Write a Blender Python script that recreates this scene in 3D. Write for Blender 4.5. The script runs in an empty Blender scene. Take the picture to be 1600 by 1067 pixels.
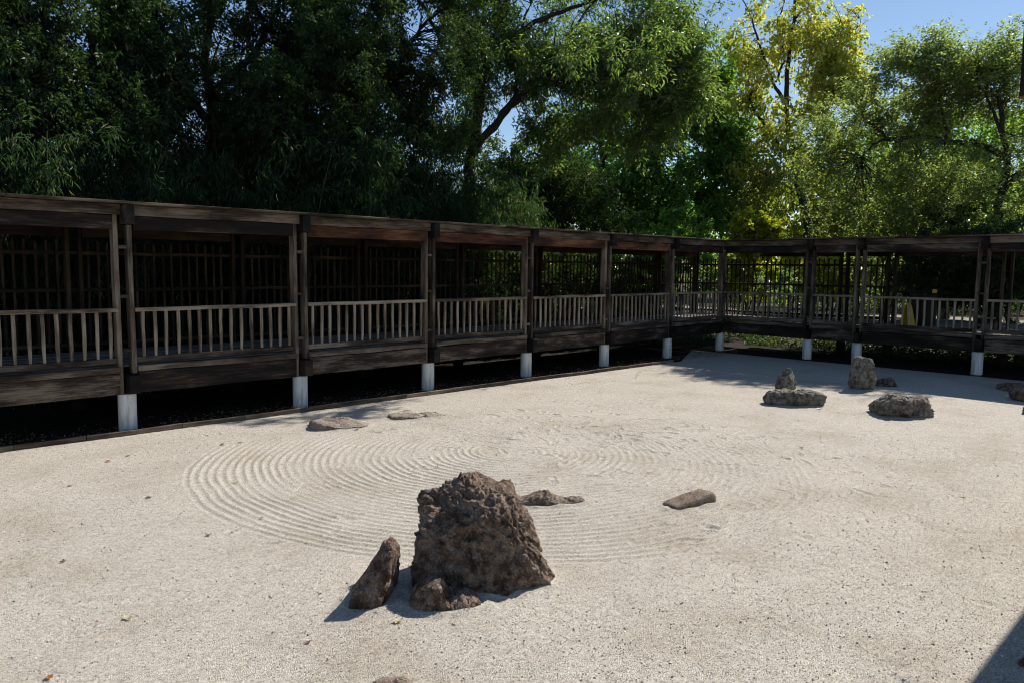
import bpy, math, random, zlib
import numpy as np
from mathutils import Matrix, Vector

random.seed(7)
rng = np.random.default_rng(11)
SC = bpy.context.scene
COL = SC.collection
R = math.radians

# ------------------------------------------------------------------ camera
CAM_H = 2.5
F_PX, PITCH, ROLL, YAW = 1196.13, R(5.466), R(0.5716), R(44.867)
fw = np.array([math.cos(YAW)*math.cos(PITCH), math.sin(YAW)*math.cos(PITCH), -math.sin(PITCH)])
rt = np.array([math.sin(YAW), -math.cos(YAW), 0.0])
up = np.cross(rt, fw)
cr = math.cos(ROLL)*rt + math.sin(ROLL)*up
cu = -math.sin(ROLL)*rt + math.cos(ROLL)*up
cam_d = bpy.data.cameras.new('camera')
cam = bpy.data.objects.new('camera', cam_d)
COL.objects.link(cam)
cam_d.sensor_width = 36.0
cam_d.lens = 36.0*F_PX/1600.0
cam_d.clip_start = 0.05
cam_d.clip_end = 3000
cam.matrix_world = Matrix(((cr[0], cu[0], -fw[0], 0), (cr[1], cu[1], -fw[1], 0), (cr[2], cu[2], -fw[2], CAM_H), (0, 0, 0, 1)))
SC.camera = cam

# ------------------------------------------------------------------ light
SUN_EL, SUN_AZ = R(40.7), R(1.0)            # azimuth counted from +X towards +Y
world = bpy.data.worlds.new('World')
SC.world = world
world.use_nodes = True
wn = world.node_tree
sky = wn.nodes.new('ShaderNodeTexSky')
sky.sky_type = 'NISHITA'
sky.sun_disc = False
sky.sun_elevation = SUN_EL
sky.sun_rotation = R(90) - SUN_AZ
sky.air_density = 1.0
sky.dust_density = 0.1
sky.ozone_density = 3.0
bg = wn.nodes['Background']
bg.inputs['Strength'].default_value = 0.08
wn.links.new(sky.outputs[0], bg.inputs['Color'])
sun_d = bpy.data.lights.new('sun', 'SUN')
sun_d.energy = 4.9
sun_d.angle = R(0.53)
sun_d.color = (1.0, 0.95, 0.87)
sun = bpy.data.objects.new('sun', sun_d)
COL.objects.link(sun)
sdir = Vector((math.cos(SUN_EL)*math.cos(SUN_AZ), math.cos(SUN_EL)*math.sin(SUN_AZ), math.sin(SUN_EL)))
sun.rotation_euler = sdir.to_track_quat('Z', 'Y').to_euler()
SC.view_settings.view_transform = 'Standard'
SC.view_settings.look = 'None'
SC.view_settings.gamma = 1.0
SC.view_settings.exposure = 0.45
SC.render.engine = 'CYCLES'
SC.cycles.use_denoising = True
SC.cycles.denoiser = 'OPENIMAGEDENOISE'
SC.cycles.denoising_input_passes = 'RGB_ALBEDO_NORMAL'
SC.cycles.denoising_prefilter = 'ACCURATE'
SC.cycles.max_bounces = 5
SC.cycles.transmission_bounces = 4
SC.cycles.diffuse_bounces = 3
SC.cycles.sample_clamp_indirect = 3.0
SC.cycles.sample_clamp_direct = 3.0
SC.cycles.filter_width = 1.1

# ------------------------------------------------------------------ helpers
def tag(o, label=None, cat=None, group=None, kind=None):
    if label: o['label'] = label
    if cat: o['category'] = cat
    if group: o['group'] = group
    if kind: o['kind'] = kind
    return o

def empty(name, loc=(0, 0, 0), rz=0.0):
    o = bpy.data.objects.new(name, None)
    o.location = loc
    o.rotation_euler = (0, 0, rz)
    o.empty_display_size = 0.2
    COL.objects.link(o)
    return o

def link(name, me, mat=None, parent=None, loc=None, rot=None):
    o = bpy.data.objects.new(name, me)
    COL.objects.link(o)
    if mat is not None and len(me.materials) == 0:
        me.materials.append(mat)
    if parent is not None: o.parent = parent
    if loc is not None: o.location = loc
    if rot is not None: o.rotation_euler = rot
    return o

def mesh(name, v, f, smooth=False):
    """v (n,3); f: (m,3) / (m,4) array or list of such arrays"""
    me = bpy.data.meshes.new(name)
    v = np.asarray(v, np.float32)
    fs = f if isinstance(f, list) else [f]
    me.vertices.add(len(v))
    me.vertices.foreach_set('co', v.ravel())
    idx = np.concatenate([np.asarray(a, np.int32).ravel() for a in fs])
    tot = np.concatenate([np.full(len(a), np.asarray(a).shape[1], np.int32) for a in fs])
    st = np.concatenate([[0], np.cumsum(tot)[:-1]]).astype(np.int32)
    me.loops.add(len(idx))
    me.loops.foreach_set('vertex_index', idx)
    me.polygons.add(len(tot))
    me.polygons.foreach_set('loop_start', st)
    me.polygons.foreach_set('use_smooth', np.full(len(tot), smooth, bool))
    me.update(calc_edges=True)
    return me

def copy_tree(o, parent=None):
    c = o.copy(); COL.objects.link(c); c.parent = parent
    for ch in list(o.children):
        copy_tree(ch, c)
    return c

def P(px, py, dist):
    """a point at horizontal distance dist from the viewpoint, seen at photograph position px, py"""
    d = fw + (px-800)/F_PX*cr + (533.5-py)/F_PX*cu
    d = d/np.hypot(d[0], d[1])
    return np.array([d[0]*dist, d[1]*dist, CAM_H + d[2]*dist])

# ---- gradient noise
_perm = np.random.default_rng(3).permutation(256)
_perm = np.concatenate([_perm, _perm, _perm])
_g = np.random.default_rng(4).normal(size=(256, 3)); _g /= np.linalg.norm(_g, axis=1)[:, None]
def perlin(p):
    p = np.asarray(p, float)
    i = np.floor(p).astype(int); f = p - i
    u = f*f*f*(f*(f*6-15)+10)
    i &= 255
    out = 0
    for dx in (0, 1):
        for dy in (0, 1):
            for dz in (0, 1):
                h = _perm[_perm[_perm[(i[..., 0]+dx) & 255] + ((i[..., 1]+dy) & 255)] + ((i[..., 2]+dz) & 255)]
                g = _g[h]
                d = g[..., 0]*(f[..., 0]-dx) + g[..., 1]*(f[..., 1]-dy) + g[..., 2]*(f[..., 2]-dz)
                w = (u[..., 0] if dx else 1-u[..., 0])*(u[..., 1] if dy else 1-u[..., 1])*(u[..., 2] if dz else 1-u[..., 2])
                out = out + w*d
    return out
def fbm(p, octv=5, lac=2.1, gain=0.5):
    a, s, o = 1.0, 0.0, 0
    for k in range(octv):
        s = s + a*perlin(p + k*17.3); p = p*lac; a *= gain
    return s
def ridged(p, octv=4):
    a, s = 1.0, 0.0
    for k in range(octv):
        s = s + a*(1-2*np.abs(perlin(p + k*9.7))); p = p*2.07; a *= 0.5
    return s
def cells(p, seed=0):
    """distance to the nearest cell point"""
    i = np.floor(p).astype(int); f = p - i
    best = np.full(p.shape[:-1], 9.0)
    for dx in (-1, 0, 1):
        for dy in (-1, 0, 1):
            for dz in (-1, 0, 1):
                h = _perm[_perm[_perm[(i[..., 0]+dx+seed) & 255] + ((i[..., 1]+dy) & 255)] + ((i[..., 2]+dz) & 255)]
                q = _g[h]*0.5+0.5 + np.array([dx, dy, dz]) - f
                best = np.minimum(best, (q*q).sum(-1))
    return np.sqrt(best)

# ------------------------------------------------------------------ materials
def new_mat(name):
    m = bpy.data.materials.new(name); m.use_nodes = True
    nt = m.node_tree
    b = nt.nodes['Principled BSDF']
    return m, nt, b
def N(nt, t, **kw):
    n = nt.nodes.new(t)
    for k, v in kw.items():
        if k in n.inputs: n.inputs[k].default_value = v
        else: setattr(n, k, v)
    return n
def ramp(nt, stops, interp='LINEAR'):
    r = nt.nodes.new('ShaderNodeValToRGB')
    r.color_ramp.interpolation = interp
    e = r.color_ramp.elements
    while len(e) < len(stops): e.new(0.5)
    for i, (p, c) in enumerate(stops):
        e[i].position = p
        e[i].color = (c[0], c[1], c[2], 1) if not isinstance(c, (int, float)) else (c, c, c, 1)
    return r
def mixc(nt, fac, a, b, mode='MIX'):
    m = nt.nodes.new('ShaderNodeMix'); m.data_type = 'RGBA'; m.blend_type = mode
    for sock, v in ((m.inputs[0], fac), (m.inputs[6], a), (m.inputs[7], b)):
        if hasattr(v, 'is_linked') or hasattr(v, 'links'): nt.links.new(v, sock)
        elif isinstance(v, (int, float)): sock.default_value = v
        else: sock.default_value = (v[0], v[1], v[2], 1)
    return m.outputs[2]
def mathn(nt, op, a, b=None):
    m = nt.nodes.new('ShaderNodeMath'); m.operation = op
    for k, v in ((0, a), (1, b)):
        if v is None: continue
        if hasattr(v, 'links'): nt.links.new(v, m.inputs[k])
        else: m.inputs[k].default_value = v
    return m.outputs[0]

def wood_mat(name, dark, mid, light, bump=0.5, rough=0.82, bias=0.0):
    m, nt, b = new_mat(name)
    tc = N(nt, 'ShaderNodeTexCoord'); oi = N(nt, 'ShaderNodeObjectInfo')
    off = mathn(nt, 'MULTIPLY', oi.outputs['Random'], 61.0)
    add = N(nt, 'ShaderNodeVectorMath', operation='ADD')
    nt.links.new(tc.outputs['Object'], add.inputs[0]); nt.links.new(off, add.inputs[1])
    def noise(sc, scale, det=6, rg=0.6):
        mp = N(nt, 'ShaderNodeMapping'); mp.inputs['Scale'].default_value = sc
        nt.links.new(add.outputs[0], mp.inputs[0])
        n = N(nt, 'ShaderNodeTexNoise', Scale=scale, Detail=det, Roughness=rg)
        nt.links.new(mp.outputs[0], n.inputs['Vector'])
        return n.outputs['Fac']
    grain = noise((0.6, 14, 14), 4.5, 8, 0.65)
    blot = noise((0.7, 3.0, 3.0), 1.6, 5, 0.6)
    fine = noise((2.0, 60, 60), 3.0, 4, 0.6)
    spots = noise((3.0, 8.0, 8.0), 3.0, 3, 0.5)
    g1 = ramp(nt, [(0.34, dark), (0.5, mid), (0.68, light)])
    s = mathn(nt, 'ADD', mathn(nt, 'MULTIPLY', grain, 0.55), mathn(nt, 'SUBTRACT', mathn(nt, 'MULTIPLY', blot, 1.0), 0.25))
    s = mathn(nt, 'ADD', s, mathn(nt, 'MULTIPLY', mathn(nt, 'SUBTRACT', oi.outputs['Random'], 0.5), 0.16))
    s = mathn(nt, 'ADD', s, mathn(nt, 'MULTIPLY', mathn(nt, 'SUBTRACT', fine, 0.5), 0.22))
    s = mathn(nt, 'ADD', s, bias - 0.05)
    nt.links.new(s, g1.inputs[0])
    knot = ramp(nt, [(0.70, 0.0), (0.76, 1.0)])
    nt.links.new(spots, knot.inputs[0])
    col = mixc(nt, mathn(nt, 'MULTIPLY', knot.outputs[0], 0.75), g1.outputs[0], tuple(0.5*c for c in dark))
    nt.links.new(col, b.inputs['Base Color'])
    b.inputs['Roughness'].default_value = rough
    b.inputs['Specular IOR Level'].default_value = 0.25
    bp = N(nt, 'ShaderNodeBump', Strength=bump, Distance=0.006)
    nt.links.new(mathn(nt, 'ADD', grain, mathn(nt, 'MULTIPLY', fine, 0.5)), bp.inputs['Height'])
    nt.links.new(bp.outputs[0], b.inputs['Normal'])
    return m

M = {}
M['wood_grey'] = wood_mat('weathered_grey_wood', (0.022, 0.014, 0.010), (0.095, 0.070, 0.051), (0.235, 0.19, 0.15))
M['wood_rail'] = wood_mat('railing_wood', (0.06, 0.043, 0.03), (0.21, 0.165, 0.12), (0.36, 0.30, 0.23), bias=0.04)
M['wood_post'] = wood_mat('post_wood', (0.03, 0.021, 0.015), (0.125, 0.094, 0.068), (0.27, 0.215, 0.165))
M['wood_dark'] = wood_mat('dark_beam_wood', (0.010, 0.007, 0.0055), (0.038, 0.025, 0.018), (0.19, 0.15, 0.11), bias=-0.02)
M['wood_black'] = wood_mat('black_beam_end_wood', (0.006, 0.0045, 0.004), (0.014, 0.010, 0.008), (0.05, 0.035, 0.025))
M['wood_red'] = wood_mat('reddish_beam_wood', (0.022, 0.009, 0.006), (0.085, 0.032, 0.016), (0.22, 0.11, 0.055))
M['wood_fence'] = wood_mat('fence_wood', (0.016, 0.010, 0.007), (0.045, 0.027, 0.018), (0.10, 0.066, 0.045))
M['wood_deck'] = wood_mat('deck_wood', (0.09, 0.078, 0.065), (0.22, 0.195, 0.17), (0.40, 0.37, 0.33))
M['wood_kerb'] = wood_mat('edging_wood', (0.05, 0.038, 0.026), (0.14, 0.105, 0.07), (0.29, 0.235, 0.165))

def plain_mat(name, c, rough=0.7, var=0.15, scale=6.0, bump=0.0, bscale=60.0):
    m, nt, b = new_mat(name)
    tc = N(nt, 'ShaderNodeTexCoord')
    n = N(nt, 'ShaderNodeTexNoise', Scale=scale, Detail=6, Roughness=0.6)
    nt.links.new(tc.outputs['Object'], n.inputs['Vector'])
    r = ramp(nt, [(0.3, tuple(x*(1-var) for x in c)), (0.7, tuple(min(1, x*(1+var)) for x in c))])
    nt.links.new(n.outputs['Fac'], r.inputs[0]); nt.links.new(r.outputs[0], b.inputs['Base Color'])
    b.inputs['Roughness'].default_value = rough
    b.inputs['Specular IOR Level'].default_value = 0.3
    if bump:
        n2 = N(nt, 'ShaderNodeTexNoise', Scale=bscale, Detail=5, Roughness=0.65)
        nt.links.new(tc.outputs['Object'], n2.inputs['Vector'])
        bp = N(nt, 'ShaderNodeBump', Strength=bump, Distance=0.01)
        nt.links.new(n2.outputs['Fac'], bp.inputs['Height']); nt.links.new(bp.outputs[0], b.inputs['Normal'])
    return m

def pier_mat():
    m, nt, b = new_mat('white_pier_paint')
    tc = N(nt, 'ShaderNodeTexCoord')
    mp = N(nt, 'ShaderNodeMapping'); mp.inputs['Scale'].default_value = (9, 9, 1.2)
    nt.links.new(tc.outputs['Object'], mp.inputs[0])
    n = N(nt, 'ShaderNodeTexNoise', Scale=1.6, Detail=6, Roughness=0.65)
    nt.links.new(mp.outputs[0], n.inputs['Vector'])
    r = ramp(nt, [(0.30, (0.36, 0.32, 0.26)), (0.42, (0.62, 0.60, 0.55)), (0.55, (0.74, 0.73, 0.70)), (0.7, (0.80, 0.79, 0.77))])
    nt.links.new(n.outputs['Fac'], r.inputs[0]); nt.links.new(r.outputs[0], b.inputs['Base Color'])
    b.inputs['Roughness'].default_value = 0.6
    return m
M['pier'] = pier_mat()

def gravel_mat():
    m, nt, b = new_mat('pale_gravel')
    tc = N(nt, 'ShaderNodeTexCoord')
    v1 = N(nt, 'ShaderNodeTexVoronoi', Scale=135.0); v1.feature = 'F1'
    v2 = N(nt, 'ShaderNodeTexVoronoi', Scale=260.0); v2.feature = 'F1'
    for v in (v1, v2): nt.links.new(tc.outputs['Object'], v.inputs['Vector'])
    nb = N(nt, 'ShaderNodeTexNoise', Scale=0.9, Detail=6, Roughness=0.6)
    nm = N(nt, 'ShaderNodeTexNoise', Scale=14.0, Detail=5, Roughness=0.65)
    for v in (nb, nm): nt.links.new(tc.outputs['Object'], v.inputs['Vector'])
    sep = N(nt, 'ShaderNodeSeparateColor'); nt.links.new(v1.outputs['Color'], sep.inputs[0])
    grain = ramp(nt, [(0.0, (0.12, 0.11, 0.095)), (0.08, (0.32, 0.288, 0.243)), (0.30, (0.46, 0.418, 0.36)), (0.62, (0.545, 0.50, 0.437)), (0.9, (0.61, 0.57, 0.51)), (1.0, (0.77, 0.74, 0.69))])
    nt.links.new(sep.outputs[0], grain.inputs[0])
    tint = ramp(nt, [(0.3, (0.84, 0.79, 0.72)), (0.5, (0.99, 0.97, 0.94)), (0.72, (1.07, 1.04, 1.0))])
    nt.links.new(nb.outputs['Fac'], tint.inputs[0])
    col = mixc(nt, 1.0, grain.outputs[0], tint.outputs[0], 'MULTIPLY')
    tint2 = ramp(nt, [(0.35, (0.86, 0.85, 0.83)), (0.6, (1.05, 1.05, 1.05))])
    nt.links.new(nm.outputs['Fac'], tint2.inputs[0])
    col = mixc(nt, 0.8, col, tint2.outputs[0], 'MULTIPLY')
    nt.links.new(col, b.inputs['Base Color'])
    b.inputs['Roughness'].default_value = 0.9
    b.inputs['Specular IOR Level'].default_value = 0.2
    h = mathn(nt, 'ADD', mathn(nt, 'MULTIPLY', v1.outputs['Distance'], -1.0), mathn(nt, 'MULTIPLY', v2.outputs['Distance'], -0.35))
    h = mathn(nt, 'ADD', h, mathn(nt, 'MULTIPLY', nm.outputs['Fac'], 1.2))
    bp = N(nt, 'ShaderNodeBump', Strength=0.9, Distance=0.006)
    nt.links.new(h, bp.inputs['Height']); nt.links.new(bp.outputs[0], b.inputs['Normal'])
    return m
M['gravel'] = gravel_mat()

def ground_mat(name, c1, c2, c3, scale=3.0):
    m, nt, b = new_mat(name)
    tc = N(nt, 'ShaderNodeTexCoord')
    n = N(nt, 'ShaderNodeTexNoise', Scale=scale, Detail=8, Roughness=0.7)
    v = N(nt, 'ShaderNodeTexVoronoi', Scale=28.0)
    for k in (n, v): nt.links.new(tc.outputs['Object'], k.inputs['Vector'])
    r = ramp(nt, [(0.3, c1), (0.5, c2), (0.72, c3)])
    nt.links.new(n.outputs['Fac'], r.inputs[0])
    col = mixc(nt, 0.35, r.outputs[0], v.outputs['Color'], 'MULTIPLY')
    nt.links.new(col, b.inputs['Base Color'])
    b.inputs['Roughness'].default_value = 0.95
    b.inputs['Specular IOR Level'].default_value = 0.1
    bp = N(nt, 'ShaderNodeBump', Strength=0.8, Distance=0.03)
    nt.links.new(mathn(nt, 'ADD', n.outputs['Fac'], v.outputs['Distance']), bp.inputs['Height'])
    nt.links.new(bp.outputs[0], b.inputs['Normal'])
    return m
M['earth'] = ground_mat('garden_earth', (0.035, 0.026, 0.017), (0.075, 0.058, 0.038), (0.12, 0.10, 0.06))
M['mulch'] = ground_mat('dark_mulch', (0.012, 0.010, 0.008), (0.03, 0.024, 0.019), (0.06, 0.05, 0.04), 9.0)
M['path'] = ground_mat('pale_path', (0.28, 0.25, 0.21), (0.36, 0.33, 0.28), (0.42, 0.39, 0.33))

def leaf_mat(name, cols, trans=0.35, rough=0.45, spec=0.4, tint=(1.7, 1.8, 0.6)):
    m, nt, b = new_mat(name)
    geo = N(nt, 'ShaderNodeNewGeometry')
    r = ramp(nt, cols)
    nt.links.new(geo.outputs['Random Per Island'], r.inputs[0])
    nt.links.new(r.outputs[0], b.inputs['Base Color'])
    b.inputs['Roughness'].default_value = rough
    b.inputs['Specular IOR Level'].default_value = spec
    tr = N(nt, 'ShaderNodeBsdfTranslucent')
    tcol = mixc(nt, 1.0, r.outputs[0], tint, 'MULTIPLY')
    nt.links.new(tcol, tr.inputs['Color'])
    mx = N(nt, 'ShaderNodeMixShader'); mx.inputs[0].default_value = trans
    nt.links.new(b.outputs[0], mx.inputs[1]); nt.links.new(tr.outputs[0], mx.inputs[2])
    out = nt.nodes['Material Output']
    nt.links.new(mx.outputs[0], out.inputs['Surface'])
    return m
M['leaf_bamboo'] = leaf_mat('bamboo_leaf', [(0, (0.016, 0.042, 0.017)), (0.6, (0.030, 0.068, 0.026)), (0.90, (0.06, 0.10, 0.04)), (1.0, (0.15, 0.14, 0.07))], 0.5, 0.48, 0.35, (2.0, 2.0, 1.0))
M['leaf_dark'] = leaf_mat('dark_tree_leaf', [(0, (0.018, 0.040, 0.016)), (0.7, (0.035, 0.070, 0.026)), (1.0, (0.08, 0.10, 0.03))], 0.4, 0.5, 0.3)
M['leaf_pecan'] = leaf_mat('drooping_tree_leaf', [(0, (0.055, 0.092, 0.036)), (0.65, (0.115, 0.165, 0.055)), (0.92, (0.19, 0.22, 0.065)), (1.0, (0.26, 0.21, 0.06))], 0.55, 0.38, 0.8, (1.8, 2.1, 0.9))
M['leaf_maple'] = leaf_mat('bright_tree_leaf', [(0, (0.06, 0.13, 0.04)), (0.6, (0.12, 0.22, 0.06)), (1.0, (0.23, 0.31, 0.08))], 0.6, 0.4, 0.6, (1.8, 2.0, 0.7))
M['leaf_yellow'] = leaf_mat('yellow_tree_leaf', [(0, (0.16, 0.22, 0.06)), (0.25, (0.33, 0.35, 0.09)), (0.6, (0.50, 0.46, 0.12)), (0.9, (0.58, 0.51, 0.15)), (1.0, (0.40, 0.28, 0.10))], 0.5)
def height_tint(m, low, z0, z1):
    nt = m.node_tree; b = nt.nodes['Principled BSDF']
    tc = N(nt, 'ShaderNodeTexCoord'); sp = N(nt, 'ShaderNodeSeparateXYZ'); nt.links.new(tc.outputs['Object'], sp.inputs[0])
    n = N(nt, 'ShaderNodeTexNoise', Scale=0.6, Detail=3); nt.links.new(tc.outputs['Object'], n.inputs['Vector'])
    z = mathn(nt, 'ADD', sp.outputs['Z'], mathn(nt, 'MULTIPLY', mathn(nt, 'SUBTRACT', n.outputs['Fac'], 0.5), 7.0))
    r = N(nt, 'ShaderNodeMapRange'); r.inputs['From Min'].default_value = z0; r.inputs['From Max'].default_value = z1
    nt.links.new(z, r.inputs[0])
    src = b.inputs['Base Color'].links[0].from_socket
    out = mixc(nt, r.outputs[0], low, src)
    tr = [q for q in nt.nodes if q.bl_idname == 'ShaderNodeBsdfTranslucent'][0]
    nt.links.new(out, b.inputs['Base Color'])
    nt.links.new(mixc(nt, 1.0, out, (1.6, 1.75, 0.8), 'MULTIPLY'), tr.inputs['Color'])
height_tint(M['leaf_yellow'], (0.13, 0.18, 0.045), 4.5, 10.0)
M['leaf_olive'] = leaf_mat('olive_tree_leaf', [(0, (0.085, 0.105, 0.048)), (0.6, (0.17, 0.195, 0.078)), (1.0, (0.27, 0.285, 0.11))], 0.58, 0.36, 1.0, (2.0, 2.3, 1.1))
M['leaf_lime'] = leaf_mat('lime_shrub_leaf', [(0, (0.14, 0.18, 0.025)), (0.6, (0.26, 0.28, 0.04)), (1.0, (0.42, 0.38, 0.04))], 0.55)
M['leaf_ivy'] = leaf_mat('ground_cover_leaf', [(0, (0.02, 0.045, 0.016)), (0.7, (0.045, 0.075, 0.026)), (1.0, (0.11, 0.14, 0.05))], 0.35)
M['bark'] = plain_mat('dark_bark', (0.045, 0.036, 0.028), 0.9, 0.4, 5.0, 1.0, 22.0)
M['bark_pale'] = plain_mat('grey_bark', (0.10, 0.085, 0.07), 0.9, 0.35, 5.0, 1.0, 22.0)
M['culm'] = plain_mat('bamboo_culm', (0.16, 0.15, 0.08), 0.5, 0.35, 1.5)
M['dry_leaf'] = leaf_mat('dry_fallen_leaf', [(0, (0.10, 0.055, 0.03)), (0.5, (0.22, 0.12, 0.06)), (1.0, (0.35, 0.25, 0.14))], 0.15, 0.6, 0.3)
M['yellow_sign'] = plain_mat('yellow_plastic', (0.60, 0.42, 0.02), 0.5, 0.1)
M['black_print'] = plain_mat('black_print', (0.02, 0.02, 0.02), 0.6)
M['metal_dark'] = plain_mat('dark_metal', (0.03, 0.03, 0.03), 0.5)

def rock_mat(name, cols, pale, lich=0.0, spk=0.25, scale=5.0):
    m, nt, b = new_mat(name)
    tc = N(nt, 'ShaderNodeTexCoord')
    n1 = N(nt, 'ShaderNodeTexNoise', Scale=scale, Detail=9, Roughness=0.7)
    n2 = N(nt, 'ShaderNodeTexNoise', Scale=scale*12, Detail=5, Roughness=0.7)
    n3 = N(nt, 'ShaderNodeTexNoise', Scale=scale*2.2, Detail=7, Roughness=0.75)
    v = N(nt, 'ShaderNodeTexVoronoi', Scale=110.0)
    for k in (n1, n2, n3, v): nt.links.new(tc.outputs['Object'], k.inputs['Vector'])
    r = ramp(nt, cols); nt.links.new(n1.outputs['Fac'], r.inputs[0])
    lm = ramp(nt, [(0.52-lich*0.2, 0.0), (0.60-lich*0.2, 1.0)]); nt.links.new(n3.outputs['Fac'], lm.inputs[0])
    col = mixc(nt, mathn(nt, 'MULTIPLY', lm.outputs[0], 0.35+0.5*lich), r.outputs[0], pale)
    sp = ramp(nt, [(0.35, 0.5), (0.5, 1.0), (0.68, 1.55)]); nt.links.new(n2.outputs['Fac'], sp.inputs[0])
    col = mixc(nt, 0.8, col, sp.outputs[0], 'MULTIPLY')
    n4 = N(nt, 'ShaderNodeTexNoise', Scale=170.0, Detail=3, Roughness=0.7); nt.links.new(tc.outputs['Object'], n4.inputs['Vector'])
    sp4 = ramp(nt, [(0.36, 0.45), (0.5, 1.0), (0.66, 1.7)]); nt.links.new(n4.outputs['Fac'], sp4.inputs[0])
    col = mixc(nt, 0.75, col, sp4.outputs[0], 'MULTIPLY')
    nt.links.new(col, b.inputs['Base Color'])
    b.inputs['Roughness'].default_value = 0.88
    b.inputs['Specular IOR Level'].default_value = spk
    h = mathn(nt, 'ADD', mathn(nt, 'MULTIPLY', n2.outputs['Fac'], 1.0), mathn(nt, 'MULTIPLY', v.outputs['Distance'], -0.5))
    bp = N(nt, 'ShaderNodeBump', Strength=1.0, Distance=0.02)
    nt.links.new(h, bp.inputs['Height']); nt.links.new(bp.outputs[0], b.inputs['Normal'])
    return m
M['rock_brown'] = rock_mat('brown_pitted_rock', [(0.34, (0.038, 0.022, 0.015)), (0.46, (0.125, 0.076, 0.05)), (0.55, (0.21, 0.142, 0.10)), (0.70, (0.33, 0.24, 0.18))], (0.40, 0.32, 0.26), 0.2)
M['rock_tan'] = rock_mat('tan_rock', [(0.30, (0.12, 0.075, 0.05)), (0.5, (0.26, 0.19, 0.14)), (0.7, (0.36, 0.28, 0.22))], (0.36, 0.31, 0.26), 0.15)
M['rock_grey'] = rock_mat('grey_lichen_rock', [(0.32, (0.05, 0.04, 0.03)), (0.48, (0.14, 0.118, 0.088)), (0.6, (0.22, 0.19, 0.15)), (0.72, (0.30, 0.27, 0.22))], (0.42, 0.39, 0.32), 0.3)
M['rock_pale'] = rock_mat('pale_flat_rock', [(0.30, (0.16, 0.12, 0.09)), (0.5, (0.29, 0.235, 0.185)), (0.7, (0.38, 0.32, 0.26))], (0.42, 0.37, 0.30), 0.2)

# ------------------------------------------------------------------ ground
def grid(xs, ys, z):
    nx, ny = len(xs), len(ys)
    X, Y = np.meshgrid(xs, ys, indexing='ij')
    v = np.stack([X, Y, z(X, Y) if callable(z) else np.full_like(X, z)], -1).reshape(-1, 3)
    a = (np.arange(nx-1)[:, None]*ny + np.arange(ny-1)[None]).ravel()
    f = np.stack([a, a+ny, a+ny+1, a+1], -1)
    return v, f

def ground_z(X, Y):
    return -0.05 + 0.10*np.clip((np.maximum(X-24.5, Y-15.5))/6, 0, 1)*fbm(np.stack([X*0.15, Y*0.15, X*0], -1), 3)
gx = np.concatenate([[-900, -300, -100, -40, -20], np.arange(-10, 60, 1.0), [70, 100, 200, 500, 1500]])
v, f = grid(gx, gx, ground_z)
tag(link('ground', mesh('ground', v, f, True), M['earth']), 'dark bare garden earth under the trees', 'ground', kind='structure')

# gravel court: raked rings, scuffs and footprints are real relief
KY0, KY1 = 11.87, 11.47                       # edging line at x = 1.5 and x = 18
def kerb_y(x): return KY0 + (x-1.5)/(18-1.5)*(KY1-KY0)
C_IN, C_OUT, R_OUT = np.array([7.3, 7.35]), np.array([7.12, 7.28]), 3.92
LAM = 0.099
def ring_r(X, Y):
    w = 0.14*perlin(np.stack([X*0.5, Y*0.5, X*0+3.3], -1)) + 0.035*perlin(np.stack([X*1.7, Y*1.7, X*0+8.3], -1))
    r = np.hypot(X-C_OUT[0], Y-C_OUT[1])
    for _ in range(6):
        t = np.clip(r/R_OUT, 0, 1.15)
        cx = C_IN[0] + (C_OUT[0]-C_IN[0])*t; cy = C_IN[1] + (C_OUT[1]-C_IN[1])*t
        r = np.hypot(X-cx, Y-cy)
    return r + w
foot = np.random.default_rng(5)
feet = []
for k in range(430):
    if k < 150:
        c = np.array([9.2, 7.6]) + foot.normal(size=2)*np.array([1.5, 1.0])
    elif k < 180:
        c = np.array([5.6, 6.2]) + foot.normal(size=2)*np.array([1.4, 1.4])
    elif k < 290:
        c = np.array([9.4, 5.6]) + foot.normal(size=2)*np.array([1.6, 1.3])
    else:
        q_ = foot.uniform(3.6, 15)**1.0; b_ = YAW + R(foot.uniform(-34, 34)); c = np.array([q_*math.cos(b_), q_*math.sin(b_)])
    feet.append((c[0], c[1], foot.uniform(0, math.pi), foot.uniform(0.05, 0.13), foot.uniform(0.025, 0.05), foot.uniform(0.004, 0.013)*(1.1 if k < 180 else 1.0)))
BANKS = [(4.1, 4.4, .55, .36, 0), (3.27, 4.7, .2, .3, -.12), (3.54, 4.21, .27, .15, .12), (5.93, 5.36, .44, .11, .12), (7.03, 4.29, .31, .13, .52), (6.52, 10.3, .46, .33, .34),
         (7.88, 10.04, .51, .25, .38), (15.25, 7.1, .2, .17, .1), (13.9, 6.3, .53, .24, .05), (16.75, 6.12, .24, .17, .1), (14.25, 4.55, .5, .31, -.22)]
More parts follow.
